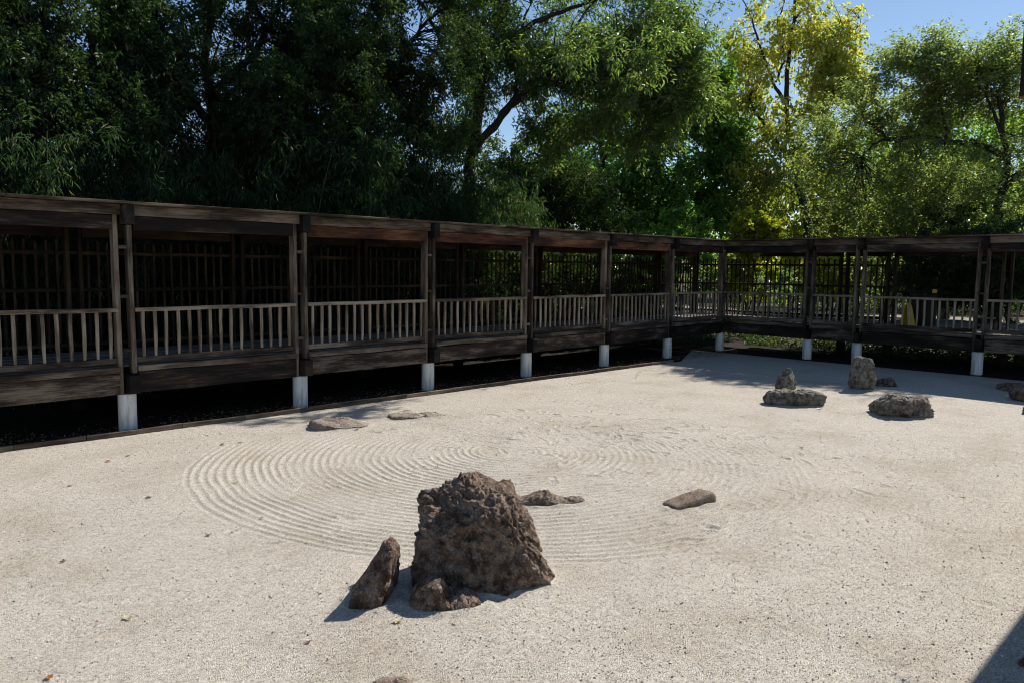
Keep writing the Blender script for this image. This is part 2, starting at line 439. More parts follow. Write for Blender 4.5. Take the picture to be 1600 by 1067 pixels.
def gravel_z(X, Y):
    p = np.stack([X, Y, np.zeros_like(X)], -1)
    r = ring_r(X, Y)
    sm = lambda e0, e1, x: np.clip((x-e0)/(e1-e0), 0, 1)**2*(3-2*np.clip((x-e0)/(e1-e0), 0, 1))
    mask = sm(0.25, 0.5, r)*(1-sm(R_OUT-0.02, R_OUT+0.06, r))
    d = np.hypot((X-9.3)/1.5, (Y-7.7)/1.25)
    mask *= 0.12 + 0.88*sm(0.75, 1.7, d + 0.5*perlin(p*0.9+5))
    wear = perlin(p*0.8 + 21.0) + 0.6*perlin(p*2.2 + 31.0)
    mask *= 0.2 + 0.8*sm(-0.42, 0.12, wear)
    mask *= 1 - 0.78*sm(0.6, 2.3, (X-7.3)*0.75 - (Y-7.35)*0.25)
    mask *= 1 - 0.9*sm(1.3, 2.4, (Y-7.35)*0.9 + (X-7.3)*0.25)
    c = np.cos(2*math.pi*r/LAM)
    prof = 2*(0.5+0.5*c)**1.5 - 0.8
    h = 0.0058*mask*(prof + 0.55*perlin(p*7) + 0.4*perlin(p*16))
    h = h + 0.012*fbm(p*0.45, 3) + 0.0022*fbm(p*5.0, 3) * (1 + 1.6*(1-sm(0.8, 2.0, d)))
    h = h + 0.0028*ridged(p*np.array([2.0, 6.0, 1.0]) + 40, 3)*sm(-0.15, 0.4, perlin(p*0.5+60))
    ra = p[..., 0]*0.8 - p[..., 1]*0.6; rb_ = p[..., 0]*0.6 + p[..., 1]*0.8      # faint old rake strokes
    h = h + 0.0014*np.sin(2*math.pi*rb_/0.11 + 3*perlin(p*0.8))*sm(0.0, 0.35, perlin(np.stack([ra*0.35, rb_*0.8, ra*0+12], -1)))*(1-mask)
    for (cx, cy, bu, bv, tn) in BANKS:                 # gravel heaped unevenly against the stones
        sel = (np.abs(X-cx) < 1.1) & (np.abs(Y-cy) < 1.1)
        if not sel.any(): continue
        u = (X[sel]-cx)*rt[0] + (Y[sel]-cy)*rt[1]; q = (X[sel]-cx)*math.cos(YAW) + (Y[sel]-cy)*math.sin(YAW)
        u, q = u*math.cos(tn)+q*math.sin(tn), -u*math.sin(tn)+q*math.cos(tn)
        e = (np.hypot(u/bu, q/bv)-1)*min(bu, bv)
        h[sel] += 0.026*np.exp(-(np.maximum(e, 0)/0.055)**2)*(0.7+1.1*perlin(p[sel]*6))
    for (cx, cy, a, l, w, dep) in feet:
        sel = (np.abs(X-cx) < 0.4) & (np.abs(Y-cy) < 0.4)
        if not sel.any(): continue
        u = (X[sel]-cx)*math.cos(a) + (Y[sel]-cy)*math.sin(a); q = -(X[sel]-cx)*math.sin(a) + (Y[sel]-cy)*math.cos(a)
        g = (u/l)**2 + (q/w)**2
        h[sel] += dep*(-np.exp(-g) + 0.55*np.exp(-((np.sqrt(g)-1.55)/0.35)**2))
    return h
ys_top = 11.46
fx = np.concatenate([np.arange(-6, 3.0, 0.09), np.arange(3.0, 11.0, 0.0145), np.arange(11.0, 21.06, 0.05)])
fy = np.concatenate([np.arange(-8, 1.0, 0.25), np.arange(1.0, 3.1, 0.05), np.arange(3.1, 10.2, 0.0145), np.arange(10.2, ys_top, 0.05), [ys_top]])
v, f = grid(fx, fy, gravel_z)
# the last strip follows the edging line
vv = v.reshape(len(fx), len(fy), 3)
last = vv[:, -1].copy(); last[:, 1] = np.where(fx < 18.2, kerb_y(fx) - 0.02, np.minimum(11.5 + (fx-18.2)*0.5, 14.3))
n0 = len(v)
v = np.concatenate([v, last])
i = np.arange(len(fx)-1)
f2 = np.stack([i*len(fy)+len(fy)-1, (i+1)*len(fy)+len(fy)-1, n0+i+1, n0+i], -1)
gravel = link('gravel_court', mesh('gravel_court', v, [f, f2], True), M['gravel'])
tag(gravel, 'pale gravel court raked into concentric rings', 'gravel', kind='structure')

# loose grains standing proud of the gravel
def gravel_height_at(x, y):
    X = np.array(x); return gravel_z(X, np.array(y))
ng = 38000
gr = np.random.default_rng(8)
dd = 3.3 + 9.5*gr.random(ng)**1.6
aa = YAW + R(36)*(gr.random(ng)*2-1)
gxp, gyp = dd*np.cos(aa), dd*np.sin(aa)
ok = (gyp < 11.3) & (gyp > 0.4) & (gxp > -1)
gxp, gyp = gxp[ok], gyp[ok]
gz = gravel_height_at(gxp, gyp)
sz = gr.uniform(0.003, 0.0058, len(gxp))*(1+0.9*(gr.random(len(gxp)) > 0.93))
octv = np.array([(1, 0, 0), (-1, 0, 0), (0, 1, 0), (0, -1, 0), (0, 0, 0.8), (0, 0, -0.6)], float)
octf = np.array([(0, 2, 4), (2, 1, 4), (1, 3, 4), (3, 0, 4), (2, 0, 5), (1, 2, 5), (3, 1, 5), (0, 3, 5)])
an = gr.uniform(0, 6.28, len(gxp)); ca, sa = np.cos(an), np.sin(an)
ov = octv[None]*gr.uniform(0.6, 1.4, (len(gxp), 6, 1))*sz[:, None, None]
vv = np.stack([ov[..., 0]*ca[:, None]-ov[..., 1]*sa[:, None], ov[..., 0]*sa[:, None]+ov[..., 1]*ca[:, None], ov[..., 2]], -1)
vv += np.stack([gxp, gyp, gz+sz*0.25], -1)[:, None]
ff = (octf[None] + (np.arange(len(gxp))*6)[:, None, None]).reshape(-1, 3)
def grain_mat():
    m, nt, b = new_mat('loose_gravel_grain')
    g = N(nt, 'ShaderNodeNewGeometry')
    r = ramp(nt, [(0, (0.14, 0.11, 0.09)), (0.15, (0.36, 0.31, 0.25)), (0.6, (0.52, 0.46, 0.38)), (1, (0.70, 0.66, 0.60))])
    nt.links.new(g.outputs['Random Per Island'], r.inputs[0]); nt.links.new(r.outputs[0], b.inputs['Base Color'])
    b.inputs['Roughness'].default_value = 0.9
    return m
M['grain'] = grain_mat()
tag(link('loose_gravel', mesh('loose_gravel', vv.reshape(-1, 3), ff), M['grain']), 'loose pale gravel grains lying on the court', 'gravel', kind='stuff')

# mulch bed below the long walkway
mx = np.arange(-8, 26, 0.25); 
v, f = grid(mx, np.linspace(0, 1, 14), 0.0)
x0 = v[:, 0]; t = v[:, 1].copy()
lo = np.where(x0 < 18.2, kerb_y(x0) + 0.02, np.minimum(11.5+(x0-18.2)*0.5, 14.3) + 0.02)
v[:, 1] = lo + (15.2-lo)*t
v[:, 2] = 0.012 + 0.02*fbm(v*1.7, 4)
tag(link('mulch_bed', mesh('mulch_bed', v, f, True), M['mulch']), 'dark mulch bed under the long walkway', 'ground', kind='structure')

v, f = grid(np.arange(21.0, 24.6, 0.2), np.arange(-8, 14.2, 0.25), 0.0)
v[:, 2] = 0.016 + 0.025*fbm(v*1.9, 4)
v[:, 0] += 0.12*perlin(v*1.3)*(v[:, 0] < 21.1)
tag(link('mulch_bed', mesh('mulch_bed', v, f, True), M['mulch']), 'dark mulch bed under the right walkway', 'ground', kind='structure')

# ------------------------------------------------------------------ wooden pieces
_cache = {}
def chamfer_box(l, w, h, key='', segs=2, ch=0.006, taper=1.0, jit=0.0025):
    k = (round(l, 3), round(w, 3), round(h, 3), key, taper)
    if k in _cache: return _cache[k]
    r_ = np.random.default_rng(zlib.crc32(repr(k).encode()))
    c = min(ch, 0.3*min(w, h))
    ring = np.array([(-w/2+c, -h/2), (w/2-c, -h/2), (w/2, -h/2+c), (w/2, h/2-c), (w/2-c, h/2), (-w/2+c, h/2), (-w/2, h/2-c), (-w/2, -h/2+c)])
    vs = []
    for s in range(segs+1):
        t = s/segs
        sc = taper + (1-taper)*min(1, t*2.5)
        o = r_.normal(size=2)*jit*(0 if s in (0, segs) else 1)
        rr = ring*sc + o + r_.normal(size=ring.shape)*jit*0.5
        vs.append(np.column_stack([np.full(8, (t-0.5)*l), rr]))
    v = np.concatenate(vs)
    q = []
    for s in range(segs):
        for j in range(8):
            q.append((s*8+j, (s+1)*8+j, (s+1)*8+(j+1) % 8, s*8+(j+1) % 8))
    q = np.array(q)
    nfan = []
    for j in range(1, 7):
        nfan.append((0, j, j+1)); nfan.append((segs*8, segs*8+j+1, segs*8+j))
    me = mesh('piece', v, [q[:, ::-1], np.array(nfan)])
    # make sure of outward normals
    me.validate()
    _cache[k] = me
    return me

def piece(name, parent, l, w, h, loc, mat, rot=(0, 0, 0), key='', **kw):
    k = (mat, key)
    me = chamfer_box(l, w, h, str(k), **kw)
    return link(name, me, M[mat], parent, loc, rot)
UPR = (0, -math.pi/2, 0)
ALY = (0, 0, math.pi/2)

def cyl_mesh(rad, h, n=24, key=''):
    k = ('cyl', rad, h, key)
    if k in _cache: return _cache[k]
    a = np.arange(n)/n*2*math.pi
    rings = [(rad*0.985, 0), (rad, 0.01), (rad, h*0.5), (rad, h-0.01), (rad*0.98, h)]
    v = np.concatenate([np.column_stack([r*np.cos(a), r*np.sin(a), np.full(n, z)]) for r, z in rings] + [[[0, 0, h]]])
    q = np.array([(s*n+j, s*n+(j+1) % n, (s+1)*n+(j+1) % n, (s+1)*n+j) for s in range(4) for j in range(n)])
    t = np.array([(4*n+j, 4*n+(j+1) % n, 5*n) for j in range(n)])
    me = mesh('pier', v, [q, t], True)
    _cache[k] = me
    return me

Z_PIER, Z_BEAM0, Z_BEAM1, Z_DECK = 0.575, 0.575, 0.90, 1.0
Z_RAIL, Z_ROOF = 1.855, 3.385
DEPTH = 2.38
def build_wing(root, stations, first_post, bays_rail, fence_span, x_end, deck0, roof0, red_from=0, seed=0):
    rr = random.Random(seed)
    n = len(stations)
    # posts, piers and cross beams
    for i, s in enumerate(stations):
        if i < first_post: continue
        for side, y in (('front', 0.0), ('back', DEPTH)):
            front = side == 'front'
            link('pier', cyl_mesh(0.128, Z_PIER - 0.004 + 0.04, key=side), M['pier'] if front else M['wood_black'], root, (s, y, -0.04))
            lean = rr.uniform(-0.004, 0.004)
            zt = 3.20
            for k, dx in enumerate((-0.098, 0.098)):
                # the first of the pair reaches past the beams, the second stops under the beam end
                z0, z1 = (0.577, 3.27) if k == 0 else (0.875, 3.075)
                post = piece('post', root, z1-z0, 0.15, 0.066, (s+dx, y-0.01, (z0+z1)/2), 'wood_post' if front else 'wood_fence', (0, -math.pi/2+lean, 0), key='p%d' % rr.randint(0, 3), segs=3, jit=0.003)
            if front:
                for zb in (1.22, 2.0, 2.74):
                    piece('spacer_block', root, 0.13, 0.10, 0.05, (s, y, zb + rr.uniform(-0.02, 0.02)), 'wood_grey', key='b')
        # cross beams run through both pairs and show their ends in front
        piece('cross_beam', root, DEPTH+0.42, 0.15, 0.27, (s+0.045, DEPTH/2-0.03, 0.575+0.15), 'wood_black', ALY, key='c%d' % rr.randint(0, 2))
        piece('cross_beam', root, DEPTH+0.42, 0.15, 0.28, (s+0.045, DEPTH/2-0.03, 3.225), 'wood_black', ALY, key='c%d' % rr.randint(0, 2))
    # bays: beams, railing, deck boards
    for i in range(n-1):
        a, b = stations[i], stations[i+1]
        L_ = b-a; c = (a+b)/2
        g0 = 0.17 if True else 0
        red = i >= red_from
        lb = L_-0.27; cb = c+0.015
        piece('roof_fascia', root, L_-0.17, 0.045, 0.155 + rr.uniform(-0.008, 0.012), (c+0.045, -0.115, 3.292), 'wood_grey', (0, rr.uniform(-0.002, 0.002), 0), key='f%d' % i, segs=4, jit=0.004)
        piece('roof_beam', root, lb, 0.09, 0.20, (cb, -0.03, 3.11), 'wood_red' if red else 'wood_dark', (0, rr.uniform(-0.002, 0.002), 0), key='r%d' % i, segs=3)
        piece('roof_beam', root, lb, 0.09, 0.24, (cb, DEPTH, 3.07), 'wood_fence', key='rb')
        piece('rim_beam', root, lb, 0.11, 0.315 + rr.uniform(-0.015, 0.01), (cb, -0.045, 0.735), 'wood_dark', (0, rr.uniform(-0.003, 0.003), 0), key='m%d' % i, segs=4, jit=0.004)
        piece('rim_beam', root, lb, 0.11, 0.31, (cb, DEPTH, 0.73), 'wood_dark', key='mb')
        piece('rim_cap', root, lb+0.02, 0.155, 0.085, (cb, -0.055, 0.946), 'wood_grey', (0, rr.uniform(-0.003, 0.003), 0), key='k%d' % i, segs=4, jit=0.005)
        if i in bays_rail:
            rl = empty('railing', (c, 0, Z_DECK)); rl.parent = root
            ro = (c, 0, Z_DECK)
            piece('bottom_rail', rl, lb+0.02, 0.085, 0.085, (cb-c, -0.01, 0.075), 'wood_grey', (0, rr.uniform(-0.003, 0.003), 0), key='o%d' % (i % 4), segs=3, jit=0.003)
            piece('handrail', rl, lb+0.03, 0.125, 0.058, (cb-c, -0.035, Z_RAIL-0.03-Z_DECK), 'wood_rail', (0, rr.uniform(-0.003, 0.003), 0), key='h%d' % (i % 4), segs=4, jit=0.004)
            nb = max(4, round(lb/0.172))
            for k in range(nb):
                s = a + 0.15 + (k+0.6)*(lb-0.02)/nb
                piece('baluster', rl, 0.72, 0.04, 0.048, (s - c + rr.uniform(-0.008, 0.008), -0.03, 0.455), 'wood_rail', (rr.uniform(-0.2, 0.2), -math.pi/2 + rr.uniform(-0.012, 0.012), 0), key='v%d' % rr.randint(0, 4), taper=0.72, segs=3, jit=0.003)
        # deck boards along the wing
        nbo = 17
        for k in range(nbo):
            y = 0.07 + (k+0.5)*(DEPTH-0.08)/nbo
            xa = max(a, deck0)
            piece('deck_board', root, b-xa-0.006, (DEPTH-0.08)/nbo-0.008, 0.036, ((xa+b)/2, y, Z_DECK-0.02+rr.uniform(-0.002, 0.002)), 'wood_deck', key='d%d' % rr.randint(0, 2))
        # rafters above the bay
        for k in range(3):
            s = a + (k+1)*L_/4
            piece('rafter', root, DEPTH-0.12, 0.05, 0.14, (s, DEPTH/2, 3.285), 'wood_fence', ALY, key='t')
    # extra deck and roof past the last station
    # tall picket fence along the back
    f0, f1 = fence_span
    fe = empty('picket_fence', (0, DEPTH, Z_DECK)); fe.parent = root
    for z in (2.05, 2.68, 1.12):
        l = f1-f0; k = max(1, round(l/2.9))
        for j in range(k):
            piece('fence_rail', fe, l/k-0.01, 0.04, 0.06, (f0+(j+0.5)*l/k, 0.02, z-Z_DECK), 'wood_fence', key='fr')
    nb = round((f1-f0)/0.158)
    for k in range(nb):
        s = f0 + (k+0.5)*(f1-f0)/nb
        if any(abs(s-q) < 0.13 for q in stations): continue
        z1 = 2.88 + rr.uniform(-0.02, 0.02)
        piece('picket', fe, z1-1.0, 0.03, 0.042, (s+rr.uniform(-0.008, 0.008), 0.055, (z1-1.0)/2), 'wood_fence', (0, -math.pi/2+rr.uniform(-0.008, 0.008), 0), key='pk%d' % rr.randint(0, 3))
    # flat boarded roof
    nb = int((x_end-roof0)/1.45)
    for k in range(nb):
        s0 = roof0 + k*(x_end-roof0)/nb; s1 = roof0 + (k+1)*(x_end-roof0)/nb
        piece('roof_panel', root, s1-s0-0.006, DEPTH+0.55, 0.035, ((s0+s1)/2, DEPTH/2+0.0, Z_ROOF+0.006), 'wood_grey', key='rp')

LX0 = 21.35 - 8*2.893
wl = empty('covered_walkway', (LX0, 12.147, 0))
st = [k*2.893 for k in range(9)]
build_wing(wl, st, 0, range(8), (-0.2, st[-1]+DEPTH), st[-1]+DEPTH+0.25, -0.2, -0.3, red_from=3, seed=1)
# floor, beams and corner post behind the inner corner
for k in range(17):
    y = 0.07 + (k+0.5)*(DEPTH-0.08)/17
    piece('deck_board', wl, DEPTH-0.01, (DEPTH-0.08)/17-0.008, 0.036, (st[-1]+DEPTH/2, y, Z_DECK-0.02), 'wood_deck', key='dc')
for z, h in ((3.07, 0.24), (0.73, 0.31)):
    piece('roof_beam' if z > 2 else 'rim_beam', wl, DEPTH-0.2, 0.09, h, (st[-1]+DEPTH/2, DEPTH, z), 'wood_red', key='cc')
for dx in (-0.07, 0.07):
    piece('post', wl, 2.6, 0.13, 0.07, (st[-1]+DEPTH+dx, DEPTH, 1.88), 'wood_fence', UPR, key='pc')
tag(wl, 'long weathered timber walkway on white piers running back along the left side', 'walkway')

wr = empty('covered_walkway', (21.35, 12.147, 0), -math.pi/2)
st2 = [0, 2.78, 4.16, 7.06, 9.95, 12.84]
build_wing(wr, st2, 1, range(5), (-2.2, 4.1), st2[-1]+0.3, 0.1, 0.24, red_from=9, seed=2)
tag(wr, 'shaded timber walkway on white piers crossing the far right side behind upright stones', 'walkway')

# timber edging of the gravel
ke = empty('timber_edging', (1.0, kerb_y(1.0), 0))
ang = math.atan2(KY1-KY0, 16.5)
xk = -3.2; kk = 0
while xk < 17.6:
    l = 1.1 + 0.25*math.sin(kk*2.3)
    l = min(l, 17.75-xk)
    if l < 0.2: break
    xm = xk+l/2
    piece('plank', ke, l-0.008, 0.045, 0.14, (xm-1.0, kerb_y(xm)-kerb_y(1.0), 0.008+random.uniform(-0.006, 0.006)), 'wood_kerb', (0, random.uniform(-0.006, 0.006), ang+random.uniform(-0.006, 0.006)), key='e%d' % kk, jit=0.004)
    xk += l; kk += 1
tag(ke, 'low brown timber edging between the gravel and the dark mulch bed', 'edging')

# ------------------------------------------------------------------ rocks
def ico(sub):
    k = ('ico', sub)
    if k in _cache: return _cache[k]
    import bmesh
    bm = bmesh.new(); bmesh.ops.create_icosphere(bm, subdivisions=sub, radius=1.0)
    bm.verts.ensure_lookup_table()
    v = np.array([q.co[:] for q in bm.verts]); f = np.array([[a.index for a in q.verts] for q in bm.faces])
    bm.free(); _cache[k] = (v, f)
    return v, f
RV, DV = np.array([rt[0], rt[1]]), np.array([math.cos(YAW), math.sin(YAW)])   # picture right / away, on the ground
def finish_rock(name, label, v, f, loc, mat, turn, so, amp, freq, facets, size, fq0=0.80, fq1=0.93):
    """facets cut flat, then relief in metres from coarse lumps down to grit"""
    r_ = np.random.default_rng(int(so*10)+1)
    c = np.array([0, 0, size*0.5])
    for _ in range(facets):
        n = r_.normal(size=3); n[2] = abs(n[2])*0.8; n /= np.linalg.norm(n)
        d = (v-c)@n
        lim = np.quantile(d, r_.uniform(fq0, fq1))
        v = v - np.clip(d-lim, 0, None)[:, None]*n*0.92
    n = v-c; n /= np.linalg.norm(n, axis=1)[:, None]+1e-9
    q = v*freq+so
    for w_, fq in ((0.9, 0.55), (0.45, 1.2)):          # clefts
        cl = np.abs(perlin(v*freq*fq*np.array([1, 1, 0.7]) + so*1.7 + 50))
        v = v - n*(amp*w_*np.exp(-(cl/0.055)**2))[:, None]
    disp = amp*(1.2*fbm(q*0.55, 2) + 0.6*(ridged(q*1.3+4, 3)-0.6) + 0.85*fbm(q*2.6+8, 3, 2.1, 0.6) + 0.36*ridged(q*5.5+2, 3) + 0.3*fbm(q*13, 2))
    pm = np.clip(0.8+1.3*perlin(q*0.42+11), 0.5, 1.4); disp = disp*(0.6+0.45*pm); pit = cells(q*1.7+3); disp = disp - amp*0.9*pm*np.clip(0.34-pit, 0, 1)*2
    v = v + n*disp[:, None]
    z = np.where(v[:, 2] < -0.10, -0.10, v[:, 2])
    ct, stn = math.cos(turn), math.sin(turn)
    a = v[:, 0]*ct - v[:, 1]*stn; b = v[:, 0]*stn + v[:, 1]*ct
    co = np.column_stack([a*RV[0]+b*DV[0], a*RV[1]+b*DV[1], z])
    o = link(name, mesh(name, co, f, True), M[mat], None, (loc[0], loc[1], 0.0))
    tag(o, label, 'rock')
    return o
def rock(label, loc, half, mat, sub=5, amp=0.03, freq=6.0, boxy=2.6, turn=0.0, seed=0, facets=5, taper=0.0, lean=0.0, slope=0.0, sink=0.2):
    """half: half sizes (picture right, away, up); sink: share of the height below ground"""
    d, f = ico(sub)
    q = d/((np.abs(d)**boxy).sum(1)**(1/boxy))[:, None]
    v = q*np.array(half)
    t = (q[:, 2]+1)/2
    v[:, :2] *= (1+taper*0.5-taper*t)[:, None]
    v[:, 2] += half[2]*(1-2*sink) + slope*v[:, 0]
    v[:, 0] += lean*v[:, 2]
    return finish_rock('rock', label, v, f, loc, mat, turn, seed*13.7, amp, freq, facets, half[2])
def loft_rock(label, loc, ts, xl, xr, yf, yb, height, mat, sub=6, amp=0.03, freq=6.0, boxy=4.0, turn=0.0, seed=0, facets=0):
    """outline given level by level: left, right, front and back edges; height(u, v) in metres"""
    d, f = ico(sub)
    q = d/((np.abs(d)**boxy).sum(1)**(1/boxy))[:, None]
    t = np.clip((q[:, 2]+0.55)/1.55, -0.3, 1)
    tt = np.clip(t, 0, 1)
    I = lambda a: np.interp(tt, ts, a)
    u = I(xl) + (I(xr)-I(xl))*(q[:, 0]+1)/2
    w = I(yf) + (I(yb)-I(yf))*(q[:, 1]+1)/2
    v = np.column_stack([u, w, t*height(u, w)])
    return finish_rock('rock', label, v, f, loc, mat, turn, seed*13.7, amp, freq, facets, 0.5, 0.93, 0.985)

loft_rock('largest dark brown pitted boulder standing at the front of the raked rings', (4.10, 4.40),
    [0, .25, .5, .70, .86, 1], [-.55, -.52, -.48, -.46, -.60, -.56], [.54, .48, .40, .33, .26, .19], [-.36, -.31, -.26, -.23, -.25, -.19], [.33, .34, .34, .33, .32, .29],
    lambda u, w: 0.57 + 0.16*(w/0.34) + 0.13*np.exp(-((u-0.10)/0.42)**4) + 0.02*np.sin(u*11+1), 'rock_brown', 7, 0.046, 5.6, 4.6, 0.0, 3, 9)
loft_rock('slender brown stone leaning beside the largest boulder', (3.27, 4.70),
    [0, .3, .6, .85, 1], [-.22, -.12, -.02, .04, .05], [.11, .13, .155, .165, .155], [-.27, -.22, -.15, -.09, -.06], [.30, .24, .17, .12, .10],
    lambda u, w: 0.44 + 0*u, 'rock_brown', 6, 0.02, 9.0, 5.0, -0.12, 8, 3)
loft_rock('small knobbly brown rock at the foot of the largest boulder', (3.54, 4.21),
    [0, .4, .7, 1], [-.25, -.22, -.20, -.14], [.27, .25, .22, .16], [-.13, -.12, -.10, -.07], [.18, .17, .15, .12],
    lambda u, w: 0.225 - 0.09*np.clip((u+0.02)/0.12, 0, 1) - 0.05*np.exp(-((u-0.04)/0.045)**2), 'rock_brown', 6, 0.036, 10.0, 2.6, 0.12, 11)
loft_rock('low long crooked tan rock lying just behind the largest boulder', (5.93, 5.36),
    [0, .5, 1], [-.44, -.42, -.36], [.43, .41, .34], [-.11, -.09, -.05], [.11, .1, .07],
    lambda u, w: 0.115 + 0.025*np.sin(u*13+2.2) - 0.10*np.clip(u, 0, 1), 'rock_tan', 6, 0.02, 11.0, 3.0, 0.12, 14)
loft_rock('flat reddish slab of rock alone on the right part of the rings', (7.03, 4.29),
    [0, .5, 1], [-.31, -.30, -.27], [.30, .29, .27], [-.125, -.12, -.10], [.125, .12, .10],
    lambda u, w: 0.10 + 0.045*(u/0.3), 'rock_tan', 6, 0.009, 9.0, 7.0, 0.52, 17, 2)
loft_rock('low broad tan rock near the second pier beside the edging, left of two flat ones', (6.52, 10.30),
    [0, .5, 1], [-.46, -.44, -.36], [.46, .42, .33], [-.33, -.31, -.25], [.34, .32, .26],
    lambda u, w: 0.105 - 0.07*(u/0.46) + 0.03*np.sin(u*8+w*5), 'rock_pale', 6, 0.026, 6.0, 3.4, 0.34, 21)
loft_rock('thin flat tan rock near the third pier beside the edging, right of two flat ones', (7.88, 10.04),
    [0, .5, 1], [-.50, -.48, -.44], [.52, .48, .38], [-.24, -.23, -.20], [.26, .25, .2],
    lambda u, w: 0.07 - 0.03*(u/0.5) - 0.035*np.exp(-((u-0.05)/0.07)**2), 'rock_pale', 6, 0.022, 7.0, 4.0, 0.38, 25)
rock('pointed brown upright stone behind a low flat stone on the far gravel', (15.25, 7.1), (0.185, 0.16, 0.27), 'rock_grey', 5, 0.022, 5.5, 2.3, 0.1, 28, 4, taper=0.75, lean=0.06, sink=0.08)
rock('long low flat stone in front of the pointed upright stone', (13.9, 6.3), (0.53, 0.24, 0.14), 'rock_grey', 6, 0.038, 4.0, 3.4, 0.05, 31, 6, sink=0.1)
rock('tall pale lichen covered upright stone in front of the right walkway', (16.75, 6.12), (0.235, 0.17, 0.38), 'rock_grey', 6, 0.028, 4.5, 3.0, 0.1, 36, 5, taper=0.18, sink=0.06)
rock('rounded low grey rock on the sunlit gravel at the far right', (14.25, 4.55), (0.50, 0.31, 0.20), 'rock_grey', 6, 0.045, 4.0, 2.8, -0.22, 39, 6, slope=-0.10, sink=0.14)
rock('small dark rock in the shade right of the pale upright stone', (17.7, 5.95), (0.20, 0.16, 0.11), 'rock_brown', 4, seed=42)
rock('small dark rock peeping from behind the rounded low grey rock', (15.35, 4.62), (0.24, 0.16, 0.12), 'rock_brown', 4, seed=44)
rock('dark low rock in the walkway shade at the right edge', (18.0, 3.25), (0.42, 0.3, 0.17), 'rock_brown', 4, seed=46)
rock('flat dark rock deepest in the walkway shade at the right edge', (19.2, 3.85), (0.36, 0.25, 0.09), 'rock_brown', 4, seed=47)
rock('brown rock cut by the right edge of the sunlit gravel', (16.25, 2.86), (0.22, 0.2, 0.10), 'rock_brown', 4, seed=48)
rock('buried brown stone just showing at the bottom of the photo', (2.60, 3.52), (0.15, 0.11, 0.042), 'rock_tan', 5, 0.016, 12.0, 2.6, seed=50, sink=0.45)
rock('small dark stone in the shadow at the bottom right corner', (5.66, 0.93), (0.06, 0.05, 0.04), 'rock_brown', 4, 0.012, 14.0, seed=52)

# ------------------------------------------------------------------ trees
def tubes(paths, sides=6):
    vs, fs, o = [], [], 0
    a = np.arange(sides)/sides*2*math.pi
    for pts, rad in paths:
        pts = np.asarray(pts, float); rad = np.asarray(rad, float)
        t = np.gradient(pts, axis=0); t /= np.linalg.norm(t, axis=1)[:, None]+1e-9
        ref = np.where(np.abs(t[:, 2:3]) > 0.9, np.array([[1.0, 0, 0]]), np.array([[0, 0, 1.0]]))
        n1 = np.cross(t, ref); n1 /= np.linalg.norm(n1, axis=1)[:, None]+1e-9
        n2 = np.cross(t, n1)
        ring = pts[:, None] + rad[:, None, None]*(n1[:, None]*np.cos(a)[None, :, None] + n2[:, None]*np.sin(a)[None, :, None])
        k = len(pts)
        vs.append(ring.reshape(-1, 3))
        i = np.arange(k-1)[:, None]*sides; j = np.arange(sides)[None]
        q = np.stack([i+j, i+(j+1) % sides, i+sides+(j+1) % sides, i+sides+j], -1).reshape(-1, 4) + o
        fs.append(q); o += k*sides
    return np.concatenate(vs), np.concatenate(fs)

def smooth_path(pts, n=10, wob=0.0, r_=None):
    pts = np.asarray(pts, float)
    s = np.concatenate([[0], np.cumsum(np.linalg.norm(np.diff(pts, axis=0), axis=1))])
    t = np.linspace(0, s[-1], n)
    # catmull-rom through the points
    out = []
    for q in t:
        i = min(np.searchsorted(s, q, side='right')-1, len(pts)-2); i = max(i, 0)
        u = (q-s[i])/(s[i+1]-s[i]+1e-9)
        p0 = pts[max(i-1, 0)]; p1 = pts[i]; p2 = pts[i+1]; p3 = pts[min(i+2, len(pts)-1)]
        out.append(0.5*((2*p1) + (-p0+p2)*u + (2*p0-5*p1+4*p2-p3)*u*u + (-p0+3*p1-3*p2+p3)*u**3))
    out = np.array(out)
    if wob and r_ is not None:
        out[1:-1] += r_.normal(size=out[1:-1].shape)*wob
    return out

def leaves(pos, axis, nrm, L_, W_, fold=0.25):
    axis = axis/(np.linalg.norm(axis, axis=1)[:, None]+1e-9)
    side = np.cross(axis, nrm); side /= np.linalg.norm(side, axis=1)[:, None]+1e-9
    up_ = np.cross(side, axis)
    L_ = L_[:, None]; W_ = W_[:, None]
    a = pos; c = pos + axis*L_ - up_*L_*0.12
    m_ = pos + axis*L_*0.45
    l = m_ + side*W_*0.5 + up_*W_*fold; r = m_ - side*W_*0.5 + up_*W_*fold
    v = np.stack([a, r, c, l], 1).reshape(-1, 3)
    b = (np.arange(len(pos))*4)[:, None]
    f = np.concatenate([b + np.array([[0, 1, 2]]), b + np.array([[0, 2, 3]])], 1).reshape(-1, 3)
    return v, f

def rnd_dir(r_, n, up_bias=0.0, flat=1.0):
    d = r_.normal(size=(n, 3)); d[:, 2] = d[:, 2]*flat + up_bias
    return d/np.linalg.norm(d, axis=1)[:, None]

